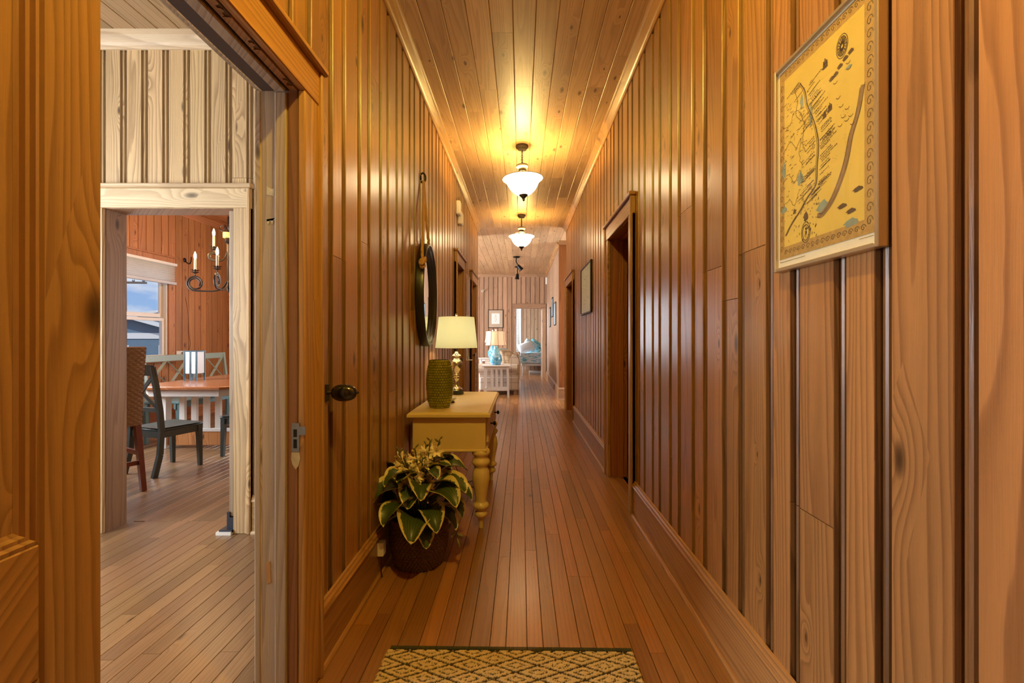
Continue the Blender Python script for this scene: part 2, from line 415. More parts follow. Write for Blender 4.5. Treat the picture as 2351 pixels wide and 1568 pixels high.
boards_flat('ceiling_board', ce4, -5.4, -1.9, 3.2, 9.0, HC, -1, .1437, W_DINY, 2, 4)
box('ceiling_board', -1.9, -.93, 3.2, 9.0, HC, HC+.02, W_DINY, ce4)
slab('ceiling', -2.0, 3.0, 14.7, 18.7, HC, HC+.1, 'ceiling of the far bedroom', W_CEIL)
slab('ceiling', .95, 3.0, 2.6, 8.4, HC, HC+.1, 'ceiling of the side rooms', W_CEIL)

# ---- hallway walls
wide, slim = moulded(.146, .052), moulded(.092, .050)
R1 = (3.46, 4.28, 0, 2.22); R2 = (7.27, 8.27, 0, 2.22)
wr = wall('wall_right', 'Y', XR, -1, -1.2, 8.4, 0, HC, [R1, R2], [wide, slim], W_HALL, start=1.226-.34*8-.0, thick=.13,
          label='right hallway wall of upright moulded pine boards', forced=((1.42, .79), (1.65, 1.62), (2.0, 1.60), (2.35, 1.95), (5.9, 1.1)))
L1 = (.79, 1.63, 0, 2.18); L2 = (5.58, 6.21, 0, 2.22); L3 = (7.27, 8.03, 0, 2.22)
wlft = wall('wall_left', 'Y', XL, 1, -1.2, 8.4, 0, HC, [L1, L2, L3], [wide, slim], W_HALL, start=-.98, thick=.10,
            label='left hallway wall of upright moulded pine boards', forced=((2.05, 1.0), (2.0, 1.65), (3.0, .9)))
for a, b in ((-.2, .79), (1.63, 3.06)): box('pantry_lining', -.928, -.9221, a, b, 0, HC, W_PALEZ, wlft)
box('pantry_lining', -.928, -.9221, .79, 1.63, 2.18, HC, W_PALEZ, wlft)
box('end_board', -.93, XL+.004, 8.4, 8.42, 0, HC, W_TRIMZ, wlft)
box('end_board', XR-.004, .995, 8.4, 8.42, 0, HC, W_TRIMZ, wr)
ENT = (-.42, .42, 0, 2.2)
wall('wall_entry', 'X', -1.2, 1, -.95, 1.0, 0, HC, [ENT], [slim], W_HALL, planks=False, back=W_HALL, label='wall at the entry end of the hallway')

# ---- pantry (between hall and dining room)
P1 = (-2.777, -1.91, 0, 2.165)
slim2 = moulded(.094, .047)
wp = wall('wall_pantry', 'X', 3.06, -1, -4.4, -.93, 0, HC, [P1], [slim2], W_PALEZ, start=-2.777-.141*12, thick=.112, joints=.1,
          label='pale knotty board wall with the doorway to the dining room')
wall('wall_pantry_side', 'Y', -4.3, 1, -.2, 3.06, 0, HC, [(.55, 2.05, .9, 2.5)], [slim2], W_PALEZ, planks=False, back=W_PALEZ, label='side wall of the pantry with its window')
wall('wall_pantry_back', 'X', -.1, 1, -4.4, -.93, 0, HC, [], [slim2], W_PALEZ, planks=False, back=W_PALEZ, label='back wall of the pantry')
# ---- dining room
DW = (5.72, 6.99, .98, 2.42)
wide3 = [(0, 0), (.118, 0), (.121, -.005), (.126, -.003), (.131, -.005), (.134, -.012), (.137, 0), (.14, 0)]
wd = wall('wall_dining', 'Y', -5.4, 1, 3.2, 9.0, 0, HC, [DW], [wide3], W_DIN, start=3.1, thick=.1, label='red-brown board wall of the dining room with its window')
wall('wall_dining_partition', 'X', 3.198, 1, -5.4, -.93, 0, HC, [P1], [slim2], W_DIN, planks=False, back=W_DIN, thick=.012, label='dining side of the pantry wall')
wall('wall_dining_end', 'X', 9.0, -1, -5.4, -.93, 0, HC, [(-2.6, -1.2, .95, 2.5)], [slim2], W_DIN, planks=False, back=W_DIN, label='end wall of the dining room')
wall('wall_dining_side', 'Y', -.94, -1, 3.2, 9.0, 0, HC, [], [slim2], W_DIN, planks=False, back=W_DIN, thick=.012, label='hall-side wall of the dining room')
# ---- living room, bedroom and side rooms
B1 = (-.153, .68, 0, 2.245)
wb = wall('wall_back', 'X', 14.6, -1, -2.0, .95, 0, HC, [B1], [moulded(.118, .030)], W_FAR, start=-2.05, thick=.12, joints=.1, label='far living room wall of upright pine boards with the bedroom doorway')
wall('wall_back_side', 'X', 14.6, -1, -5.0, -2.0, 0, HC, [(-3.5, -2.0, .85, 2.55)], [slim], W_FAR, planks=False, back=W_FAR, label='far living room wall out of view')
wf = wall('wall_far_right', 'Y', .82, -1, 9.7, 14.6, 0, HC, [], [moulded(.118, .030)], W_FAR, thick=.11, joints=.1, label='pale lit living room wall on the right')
wall('wall_living_left', 'Y', -5.0, 1, 8.5, 14.6, 0, HC, [(9.4, 13.4, .9, 2.5)], [slim], W_FAR, planks=False, back=W_FAR, label='window wall of the living room')
wall('wall_living_front', 'X', 9.12, 1, -5.0, -.93, 0, HC, [], [slim], W_FAR, planks=False, back=W_FAR, label='near wall of the living room')
wall('wall_bedroom_back', 'X', 18.5, -1, -2.0, 3.0, 0, HC, [(-1.3, -.1, .8, 2.75)], [moulded(.13, .02)], W_FAR, start=-2.0, label='bedroom wall of pine boards behind the bed')
wall('wall_bedroom_left', 'Y', -2.0, 1, 14.74, 18.5, 0, HC, [(16.2, 17.8, .9, 2.5)], [slim], W_FAR, planks=False, back=W_FAR, label='left bedroom wall')
wall('wall_bedroom_right', 'Y', 3.0, -1, 14.74, 18.5, 0, HC, [], [slim], W_FAR, planks=False, back=W_FAR, label='right bedroom wall')
wall('wall_cross_hall_end', 'Y', 3.0, -1, 8.3, 9.8, 0, HC, [(8.55, 9.55, .9, 2.5)], [slim], W_FAR, planks=False, back=W_FAR, label='end wall of the cross hall')
wall('wall_cross_hall_near', 'X', 8.41, 1, .99, 3.0, 0, HC, [], [slim], W_FAR, planks=False, back=W_FAR, thick=.04, label='near wall of the cross hall')
wall('wall_cross_hall_far', 'X', 9.70, -1, .96, 3.0, 0, HC, [], [slim], W_FAR, planks=False, back=W_FAR, label='far wall of the cross hall')
wall('wall_side_room', 'Y', 2.6, -1, 2.6, 8.35, 0, HC, [], [slim], W_REDZ, planks=False, back=W_REDZ, label='far wall of the side rooms')
wall('wall_side_room_near', 'X', 2.7, 1, 1.0, 2.6, 0, HC, [], [slim], W_REDZ, planks=False, back=W_REDZ, label='near wall of the side rooms')
wall('wall_side_room_middle', 'X', 6.0, 1, 1.0, 2.6, 0, HC, [], [slim], W_REDZ, planks=False, back=W_REDZ, label='partition of the side rooms')

# ---- crowns, baseboards
CROWN = [(0, -.085), (.010, -.085), (.016, -.070), (.024, -.062), (.050, -.024), (.060, -.018), (.066, -.010), (.066, 0), (0, 0)]
_tn = [0]
def trim(prof, axis, plane, sgn, s0, s1, z, m, label, name=None):
    _tn[0] += 1
    def fn(d, h, t): return (plane+sgn*d, t, z+h) if axis == 'Y' else (t, plane+sgn*d, z+h)
    return tag(MB().prism(prof, fn, s0, s1).build(name or 'trim_%d' % _tn[0], m), label, kind='structure')
trim(CROWN, 'Y', XL, 1, -1.2, 8.42, HC, W_TRIMY, 'crown moulding along the left hallway wall')
trim(CROWN, 'Y', XR, -1, -1.2, 8.42, HC, W_TRIMY, 'crown moulding along the right hallway wall')
trim([(0, -.105), (.012, -.105), (.02, -.085), (.03, -.07), (.05, -.03), (.06, 0), (0, 0)], 'X', 3.06, -1, -4.3, -.93, HC, W_PALEX, 'pale crown moulding above the pantry doorway')
trim(CROWN, 'Y', -5.4, 1, 3.2, 9.0, HC, W_DINY, 'crown moulding of the dining room')
trim(CROWN, 'X', 14.6, -1, -5.0, .82, HC, W_FARX, 'crown moulding on the far living room wall')
trim(CROWN, 'Y', .82, -1, 9.68, 14.6, HC, W_TRIMY, 'crown moulding along the living room wall')
trim([(-.085, -.085), (-.075, -.085), (-.07, -.06), (-.02, -.02), (0, -.012), (0, 0), (-.085, 0)], 'X', 9.6, 1, .79, .99, HC, W_FARX, 'crown return on the end of the living room wall')
tag(box('trim_20', .80, .955, 9.655, 9.70, 0, HC-.05, W_REDZ), 'brown pilaster board ending the living room wall', kind='structure')
CAP = [(0, 0), (.026, 0), (.028, .008), (.022, .016), (.020, .026), (.012, .034), (.010, .042), (0, .044)]
def baseboard(name, axis, plane, sgn, s0, s1, mw, label, h=.21):
    def P(poly): return MB().prism(poly, (lambda d, z, t: (plane+sgn*d, t, z)) if axis == 'Y' else (lambda d, z, t: (t, plane+sgn*d, z)), s0, s1)
    o = P([(0, .0), (.02, .0), (.02, h), (0, h)]).build(name, mw); tag(o, label, kind='structure')
    P([(d, z+h) for d, z in CAP]).build('cap_moulding', mw, o)
    P([(.02, 0), (.036, 0), (.035, .010), (.028, .018), (.02, .019)]).build('shoe_moulding', mw, o)
    return o
baseboard('baseboard_left', 'Y', XL, 1, 1.765, 5.46, W_TRIMY, 'baseboard of the left hallway wall')
baseboard('baseboard_left', 'Y', XL, 1, 6.33, 7.15, W_TRIMY, 'baseboard between the two doors on the left')
baseboard('baseboard_right', 'Y', XR, -1, -1.2, 3.34, W_TRIMY, 'near baseboard of the right hallway wall')
baseboard('baseboard_right', 'Y', XR, -1, 4.40, 7.15, W_TRIMY, 'baseboard between the two doorways on the right')
baseboard('baseboard_back', 'X', 14.6, -1, -5, -.27, W_FARX, 'baseboard of the far living room wall')
baseboard('baseboard_far_right', 'Y', .82, -1, 9.66, 14.6, W_TRIMY, 'baseboard of the lit living room wall')
baseboard('baseboard_end', 'X', 9.655, -1, .79, .96, W_FARX, 'baseboard at the foot of the brown pilaster')
baseboard('baseboard_pantry', 'X', 3.06, -1, -1.79, -.93, W_PALEX, 'pale baseboard right of the pantry doorway')
baseboard('baseboard_dining', 'Y', -5.4, 1, 3.2, 9.0, W_DINY, 'baseboard of the dining room wall')

# ---- doorways: casings with head and cap, jambs
def doorway(name, axis, plane, sgn, a, b, ztop, depth, mz, mh, mj, label, w=.12, head=.125, proj=.026, stop=None, jamb_head=None, legs=(1, 1)):
    root = tag(empty(name), label, kind='structure')
    def bx(nm, s0, s1, d0, d1, z0, z1, m, bev=0):
        p = (plane+sgn*d0, s0, z0) if axis == 'Y' else (s0, plane+sgn*d0, z0); q = (plane+sgn*d1, s1, z1) if axis == 'Y' else (s1, plane+sgn*d1, z1)
        return MB().box(*[v for i in range(3) for v in (min(p[i], q[i]), max(p[i], q[i]))], bev).build(nm, m, root)
    for k, (s0, s1) in enumerate(((a-w, a), (b, b+w))):
        if legs[k]:
            bx('casing_leg', s0, s1, 0, proj, 0, ztop, mz, .004)
            o = (s0, s0+.022) if k == 0 else (s1-.022, s1)
            bx('back_band', o[0], o[1], 0, proj+.012, 0, ztop+head, mz, .004)
    bx('casing_head', a-w+.022, b+w-.022, 0, proj+.002, ztop, ztop+head, mh, .004)
    bx('head_cap', a-w-.015, b+w+.015, 0, proj+.024, ztop+head, ztop+head+.028, mh, .006)
    bx('jamb', a-.022, a+.001, -depth, -.001, 0, ztop, mj); bx('jamb', b-.001, b+.022, -depth, -.001, 0, ztop, mj)
    bx('jamb_head', a-.02, b+.02, -depth, -.001, ztop-.001, ztop+.02, jamb_head or mj)
    if stop:
        bx('door_stop', a+.001, a+.014, -stop[1], -stop[0], 0, ztop-.014, mj, .003); bx('door_stop', b-.014, b-.001, -stop[1], -stop[0], 0, ztop-.014, mj, .003)
        bx('door_stop', a+.014, b-.014, -stop[1], -stop[0], ztop-.014, ztop-.001, mj, .003)
    return root
d1 = doorway('door_1', 'Y', XL, 1, .79, 1.63, 2.185, .125, W_TRIMZ, W_TRIMY, W_GREYZ, 'doorway from the hall into the pantry, worn jamb', w=.135, stop=(.035, .075), jamb_head=wood('worn_head', (.19, .12, .085), (.1, .055, .035), along=1, rough=.5, var=.05, knots=0))
for y0, y1 in ((.7895, .792), (1.628, 1.6305)): box('rebate_face', -.8305, -.797, y0, y1, 0, 2.184, wood('dark_rebate_%d' % (y0 > 1), (.26, .125, .06), (.12, .05, .02), along=2, rough=.5, var=.05, knots=0), d1)
# pantry-side casing of the same doorway and its strike plate
box('inner_casing', -.950, -.926, 1.628, 1.75, 0, 2.185, W_GREYZ, d1, .004); box('inner_casing_head', -.950, -.926, .67, 1.75, 2.185, 2.31, W_GREYZ, d1, .004)
sp_ = MB().box(-.8155, -.788, 1.6265, 1.6295, .895, .997); sp_.box(-.79, -.766, 1.6262, 1.6292, .955, .985)
spo = sp_.build('strike_plate', M_STEEL, d1)
box('latch_slot', -.809, -.797, 1.6255, 1.6262, .948, .975, M_BLACK, spo); box('latch_slot', -.809, -.797, 1.6255, 1.6262, .908, .940, M_BLACK, spo)
M_FILL = mat('wood_filler', (.50, .44, .33), .7, noise=.25, nscale=60)
MB().prism([(-.816, .893), (-.789, .893), (-.786, .87), (-.792, .845), (-.802, .832), (-.813, .85), (-.818, .87)], lambda a, b, t: (a, t, b), 1.6272, 1.6292).build('filler_patch', M_FILL, d1)
MB().prism([(-.905, 1.81), (-.878, 1.805), (-.877, 1.835), (-.886, 1.83), (-.905, 1.84)], lambda a, b, t: (a, t, b), 1.6275, 1.6292).build('filler_patch', M_FILL, d1)
MB().prism([(-.905, 1.715), (-.872, 1.72), (-.872, 1.728), (-.88, 1.722), (-.885, 1.702), (-.893, 1.72), (-.9, 1.702), (-.906, 1.722)], lambda a, b, t: (a, t, b), 1.6275, 1.6292).build('filler_patch', M_FILL, d1)
MB().prism([(-.907, .50), (-.893, .505), (-.89, .43), (-.904, .425)], lambda a, b, t: (a, t, b), 1.6275, 1.6292).build('filler_patch', W_TRIMZ, d1)
d2 = doorway('door_2', 'X', 3.06, -1, P1[0], P1[1], 2.165, .16, W_PALEZ, W_PALEX, wood('brown_jamb_pine', (.36, .22, .13), (.18, .095, .05), along=2, rough=.5, var=.05, knots=.05), 'doorway from the pantry into the dining room', w=.115, head=.13)
d3 = doorway('door_3', 'Y', XR, -1, R1[0], R1[1], 2.22, .158, W_TRIMZ, W_TRIMY, W_REDZ, 'near doorway on the right hallway wall', stop=(.085, .12))
d4 = doorway('door_4', 'Y', XR, -1, R2[0], R2[1], 2.22, .158, W_TRIMZ, W_TRIMY, W_REDZ, 'second doorway on the right hallway wall', stop=(.085, .12))
d5 = doorway('door_5', 'Y', XL, 1, L2[0], L2[1], 2.22, .12, W_TRIMZ, W_TRIMY, W_TRIMZ, 'first closed door on the left hallway wall')
d6 = doorway('door_6', 'Y', XL, 1, L3[0], L3[1], 2.22, .12, W_TRIMZ, W_TRIMY, W_TRIMZ, 'last closed door on the left hallway wall')
d7 = doorway('door_7', 'X', 14.6, -1, B1[0], B1[1], 2.245, .14, W_FAR, W_FARX, W_FAR, 'doorway to the bedroom in the far wall', legs=(1, 1))
d8 = doorway('door_8', 'X', -1.2, 1, ENT[0], ENT[1], 2.2, .1, W_TRIMZ, W_TRIMX, W_TRIMZ, 'entry doorway behind the camera')

# panelled door leaves: built flat in (s, z), front at d = 0, thickness t
def leaf(name, W, H, t, rows, mz, mr, label, parent=None, stile=.105, rail=.13, lock=None, knob=None, kind='structure'):
    """local frame: x along the width, y = 0 front, -t back, z up.  rows = list of (z0, z1) panel openings"""
    root = tag(empty(name), label, kind=kind)
    if parent: root.parent = parent
    MB().box(0, stile, -t, 0, 0, H, .006).build('stile', mz, root); MB().box(W-stile, W, -t, 0, 0, H, .006).build('stile', mz, root)
    zs = [0]+[v for r in rows for v in r]+[H]
    for z0, z1 in zip(zs[::2], zs[1::2]): MB().box(stile, W-stile, -t, 0, z0, z1, .003).build('rail', mr, root)
    for z0, z1 in rows:
        MB().box(stile, W-stile, -t+.008, -.014, z0, z1).build('panel', mz, root)
        # moulding frame around the panel
        mb = MB(); q = .026
        pr = [(0, -.014), (0, -.002), (.006, -.001), (.010, -.006), (.016, -.006), (.020, -.011), (q, -.0138)]
        for s in (0, 1):
            vs, fs = [], []
            mb2 = MB()
        def ring(d):
            return [(stile+d[0], d[1], z0+d[0]), (W-stile-d[0], d[1], z0+d[0]), (W-stile-d[0], d[1], z1-d[0]), (stile+d[0], d[1], z1-d[0])]
        vs = [p for d in pr for p in ring(d)]
        fs = [(i*4+k, i*4+(k+1) % 4, (i+1)*4+(k+1) % 4, (i+1)*4+k) for i in range(len(pr)-1) for k in range(4)]
        mb.add(vs, fs).build('panel_moulding', mz, root)
    return root
KNOB = [(.0, .0), (.026, .0), (.026, .004), (.009, .008), (.008, .03), (.016, .034), (.026, .044), (.028, .054), (.022, .064), (.0, .068)]
# open leaf of the pantry door, swung flat against the hall wall beside the camera
o = leaf('door_9', .82, 2.17, .038, [(.14, .775), (.98, 2.03)], W_DOOR, W_DOORY, 'open panelled door folded back against the left wall')
o.location = (-.730, .800, .008); o.rotation_euler = (0, 0, -PI/2)
# hinge knuckles
for z in (.35, 1.9): MB().lathe([(.007, z-.05), (.007, z+.05)], 10, (.0, -.04, 0)).build('hinge', M_BRONZE, o, SM)
# closed leaves on the left
for nm, y0, y1, par in (('door_10', L2[0], L2[1], d5), ('door_11', L3[0], L3[1], d6)):
    o = leaf(nm, y1-y0-.004, 2.21, .036, [(.2, .95), (1.12, 2.08)], W_DOOR, W_DOORY, 'closed pine door leaf with two sunken panels')
    o.location = (XL-.055, y1-.002, .006); o.rotation_euler = (0, 0, -PI/2)
    k = MB().lathe(KNOB, 20, (.05, .0, 1.0), 'Y').build('knob', M_BRONZE, o, SM)
# open leaves inside the right-hand rooms
for nm, y, par in (('door_12', R1[1], d3), ('door_13', R2[1], d4)):
    o = leaf(nm, .8, 2.2, .036, [(.2, .95), (1.12, 2.05)], W_REDZ, W_REDZ, 'open door leaf swung into the side room')
    o.location = (XR+.165, y-.002, .008); o.rotation_euler = (0, 0, PI*.002); o.location.x = XR+.17
    for z in (.35, 1.95):
        h = MB().box(-.012, .006, -.004, .001, z-.05, z+.05); h.lathe([(.008, z-.055), (.008, z+.055)], 10, (-.004, .004, 0)); h.build('hinge', M_BLACK, o)
# bedroom door leaf, open and seen on edge
o = leaf('door_14', .8, 2.23, .036, [(.2, .95), (1.12, 2.05)], W_FAR, W_FAR, 'bedroom door standing open, seen on edge')
o.location = (B1[1]-.002, 14.75, .008); o.rotation_euler = (0, 0, PI/2)
MB().lathe(KNOB, 16, (.74, .0, .95), 'Y').build('knob', M_BRONZE, o, SM)
# swinging door leaf of the dining doorway, edge towards the camera, with its floor pivot
o = tag(box('door_15', P1[1]-.042, P1[1]-.004, 3.055, 3.80, .105, 2.155, W_GREYZ, None, .008), 'swinging door leaf standing open, worn edge forward', kind='structure')
pv = MB().box(P1[1]-.048, P1[1]-.03, 3.045, 3.12, .022, .14).box(P1[1]-.03, P1[1]-.001, 3.045, 3.12, .022, .105).box(P1[1]-.085, P1[1]-.001, 3.02, 3.13, .012, .03)
pvo = pv.build('pivot_bracket', M_STEEL, o); pvo.data.materials[0] = mat('blued_iron', (.05, .06, .085), .45, .6)
MB().box(P1[1]-.10, P1[1]-.001, 3.01, 3.14, 0, .020).build('pivot_base', M_WHITE, o)
# entry door with glass behind the camera
o = leaf('door_16', .83, 2.18, .04, [(.2, .8)], W_DOOR, W_DOOR, 'entry door behind the camera')
o.location = (.415, -1.23, .008); o.rotation_euler = (0, 0, PI)

# ================================================================ THE HALLWAY'S THINGS
# ---- pendants
def glow_mat(name, col, ecol, strength, rough=.3):
    return mat(name, col, rough, emit=ecol, estr=strength)

M_LINING = mat('alabaster_inside', (.70, .64, .54), .5)
M_RING = mat('antique_ivory', (.40, .33, .23), .5)
def shade_mat(name, col, trans=.55, glow=None):
    m, n, l, b = new_mat(name)
    o = n['Material Output']; d = n.new('ShaderNodeBsdfDiffuse'); tr = n.new('ShaderNodeBsdfTranslucent'); mx = n.new('ShaderNodeMixShader')
    d.inputs[0].default_value = (*col, 1); tr.inputs[0].default_value = (*col, 1); mx.inputs[0].default_value = trans
    l.new(d.outputs[0], mx.inputs[1]); l.new(tr.outputs[0], mx.inputs[2]); l.new(mx.outputs[0], o.inputs[0])
    if glow:
        e = n.new('ShaderNodeEmission'); e.inputs[0].default_value = (*glow[:3], 1); e.inputs[1].default_value = glow[3]
        ad = n.new('ShaderNodeAddShader'); l.new(mx.outputs[0], ad.inputs[0]); l.new(e.outputs[0], ad.inputs[1]); l.new(ad.outputs[0], o.inputs[0])
    return m
M_BOWL = mat('alabaster_glass', (.86, .84, .80), .4, emit=(1, .74, .40), estr=17)
def pendant(loc, tilt, label, power=78, scroll=0.0):
    t = thing('pendant_light', label, 'lamp', loc, scroll, 'bowl pendants down the hall')
    MB().lathe([(.0, 0), (.066, 0), (.068, -.012), (.062, -.024), (.050, -.032), (.046, -.044), (.02, -.05), (.0, -.052)], 28).build('canopy', M_BRONZE, t, SM)
    ch = MB()
    n = 8; L = .145/n
    for i in range(n):
        z = -.05-L*(i+.5); pts = []
        for k in range(12):
            a = 2*PI*k/12; x, zz = .0085*math.cos(a), .0145*math.sin(a)
            pts.append((x, 0, z+zz) if i % 2 else (0, x, z+zz))
        ch.tube(pts, .0034, 5, closed=True)
    ch.build('chain', M_BRONZE, t, SM)
    b = empty('stem', (0, 0, -.20), 0, t); b.rotation_euler = (0, tilt, 0)
    def up(nm, mb, m, sm=SM): return mb.build(nm, m, b, sm)
    up('cap_plate', MB().lathe([(.0, .012), (.02, .006), (.062, -.006), (.066, -.014), (.06, -.018), (0, -.018)], 28), M_BRONZE)
    up('collar', MB().lathe([(.062, -.016), (.064, -.026), (.046, -.044), (.04, -.046), (.04, -.052)], 28, cap=False), M_RING)
    up('neck_band', MB().lathe([(.04, -.050), (.043, -.056), (.043, -.062), (.038, -.066), (.044, -.070), (.044, -.078), (.036, -.084), (.0, -.084)], 28), M_BRONZE)
    up('socket_sleeve', MB().lathe([(.036, -.08), (.034, -.10), (.028, -.104), (0, -.104)], 24), M_RING)
    for k in range(3):
        a = 2*PI*k/3+.5; c, s = math.cos(a), math.sin(a)
        pts = []
        for i in range(19):
            u = i/18
            r = .028+.125*u; z = -.10-.055*u+.035*math.sin(PI*u)
            pts.append((r*c, r*s, z))
        for i in range(1, 13):
            q = i/12*1.6*PI; rr = .022*(1-i/18)
            pts.append(((.153+rr*math.sin(q))*c, (.153+rr*math.sin(q))*s, -.155+.022-rr*math.cos(q)))
        up('scroll_arm', MB().tube(pts, .005, 6), M_RING)
    prof = [(.216, 0), (.205, -.008), (.186, -.022), (.171, -.040), (.160, -.062), (.149, -.085), (.133, -.110), (.110, -.134), (.086, -.155), (.06, -.170), (.03, -.177)]
    prof = [(r, z-.148) for r, z in prof]
    inner = [(r-.006, z+.002) for r, z in prof[::-1]]
    bw = MB().lathe(prof, 48, cap=False); bw.cur = 0; bo = up('glass_bowl', bw, M_BOWL, 3)
    MB().lathe(inner+[(prof[0][0], prof[0][1]+.0005)], 48, cap=False).build('bowl_lining', M_LINING, bo, 3)
    up('rim', MB().tube([(.213*math.cos(2*PI*k/48), .213*math.sin(2*PI*k/48), -.148) for k in range(48)], .0045, 6, closed=True), M_RING)
    up('rod', MB().lathe([(.006, -.10), (.006, -.32)], 8), M_BRONZE)
    up('finial', MB().lathe([(.052, -.312), (.050, -.322), (.034, -.336), (.020, -.352), (.012, -.364), (.015, -.372), (.010, -.380), (.004, -.388), (0, -.389)], 24), M_BRONZE)
    for k in range(2):
        a = PI*k+.3
        bl = MB().lathe([(0, -.245), (.012, -.24), (.024, -.222), (.026, -.205), (.018, -.185), (.012, -.17)], 14, (.06*math.cos(a), .06*math.sin(a), 0))
        up('bulb', bl, glow_bulb)
    point('pendant_glow', (loc[0], loc[1], loc[2]-.345), power, WARM, .06)
    return t
glow_bulb = glow_mat('lit_bulb', (1, .9, .7), (1, .82, .55), 9)
pendant((.012, 4.83, HC), -.045, 'near bowl pendant on a chain, tilted, bigger in view')
pendant((.010, 7.56, HC), .0, 'far bowl pendant on a chain, hanging level before the living room', 46, .4)
# flush ceiling light over the camera end of the hall, above the frame
t = thing('flush_ceiling_light', 'flush ceiling light at the near end of the hall, above the map', 'lamp', (.02, .95, HC))
MB().lathe([(0, 0), (.17, 0), (.17, -.02), (.16, -.03), (0, -.03)], 32).build('base', M_BRONZE, t, SM)
for k in range(3):
    a = 2*PI*k/3; x, y = .095*math.cos(a), .095*math.sin(a)
    sk = MB().lathe([(.022, -.03), (.022, -.055), (.018, -.06), (0, -.06)], 14, (x, y, 0)).build('socket', M_RING, t, SM)
    MB().lathe([(.012, -.06), (.016, -.07), (.030, -.095), (.030, -.115), (.018, -.135), (0, -.14)], 16, (x, y, 0)).build('bulb', glow_bulb, sk, SM)
point('flush_glow', (.02, .95, HC-.16), 105, (1, .70, .11), .03)

# ---- spot fixtures on the living room ceiling
def spot(loc, label, kink):
    t = thing('ceiling_spotlight', label, 'lamp', loc, 0, 'dark spotlights on the living room ceiling')
    MB().lathe([(0, 0), (.085, 0), (.085, -.018), (.07, -.03), (0, -.032)], 20).build('canopy', M_BLACK, t, SM)
    MB().tube([(0, 0, -.03), (-.01, 0, -.12), (.02*kink, 0, -.2)], .014, 8).build('stem', M_BLACK, t, SM)
    h = MB().lathe([(0, .06), (.03, .055), (.04, .02), (.05, -.05), (.066, -.10), (.06, -.10), (.0, -.06)], 18)
    o = h.build('lamp_head', M_BLACK, t, SM); o.location = (.05*kink, 0, -.255); o.rotation_euler = (0, -.5*kink, 0)
spot((-.11, 11.4, HC), 'nearer dark spotlight on the living room ceiling, head turned right', 1.3)
spot((-.09, 13.0, HC), 'farther dark spotlight on the living room ceiling, head hanging down', -.2)

# ---- console table
t = thing('console_table', 'cream console table with turned legs against the left hallway wall', 'table', (0, 0, 0))
TX0, TX1, TY0, TY1, TZ = -.765, -.205, 3.06, 4.27, .80
def top_prof():
    mb = MB(); x0, x1, y0, y1 = TX0, TX1, TY0, TY1
    lv = [(.0, TZ-.032), (.0, TZ-.014), (.012, TZ-.004), (.014, TZ)]
    vs = []
    for d, z in lv: vs += [(x0+d, y0+d, z), (x1-d, y0+d, z), (x1-d, y1-d, z), (x0+d, y1-d, z)]
    fs = [(i*4+k, i*4+(k+1) % 4, i*4+4+(k+1) % 4, i*4+4+k) for i in range(3) for k in range(4)]+[(12, 13, 14, 15), (3, 2, 1, 0)]
    return mb.add(vs, fs)
top_prof().build('table_top', M_CREAM, t)
AX0, AX1, AY0, AY1, AZ0, AZ1 = -.735, -.240, 3.10, 4.23, .540, TZ-.032
MB().box(AX0, AX1, AY0, AY1, AZ0, AZ1, .003).build('apron', M_CREAM, t)
MB().box(AX0-.008, AX1+.010, AY0-.010, AY1+.010, AZ0-.012, AZ0+.004, .004).build('apron_bead', M_CREAM, t)
for y0, y1 in ((3.19, 3.64), (3.69, 4.14)):
    d = MB().box(AX1, AX1+.014, y0, y1, AZ0+.03, AZ1-.018, .004).build('drawer', M_CREAM, t)
    for yy in ((y0+y1)/2,):
        MB().lathe([(0, 0), (.012, 0), (.006, .006), (.005, .018), (.014, .024), (.017, .032), (.012, .040), (0, .043)], 16, (AX1+.013, yy, (AZ0+AZ1)/2+.01), 'X').build('knob', M_BLACK, d, SM)
LEG = [(.030, .548), (.052, .540), (.064, .522), (.060, .504), (.049, .492), (.046, .484), (.050, .474), (.062, .458), (.062, .444), (.052, .428), (.044, .418), (.046, .408), (.053, .394), (.059, .372), (.061, .345), (.058, .315), (.052, .28), (.045, .24), (.039, .205), (.036, .180), (.038, .174), (.050, .166), (.056, .152), (.050, .138), (.034, .126), (.030, .118), (.040, .106), (.045, .094), (.040, .080), (.026, .070), (.020, .060), (.017, .02), (.016, 0)]
for x, y in ((AX1-.035, AY0+.045), (AX0+.045, AY0+.045), (AX1-.035, AY1-.045), (AX0+.045, AY1-.045)):
    MB().lathe(LEG[::-1], 32, (x, y, 0)).build('leg', M_CREAM, t, math.radians(60))

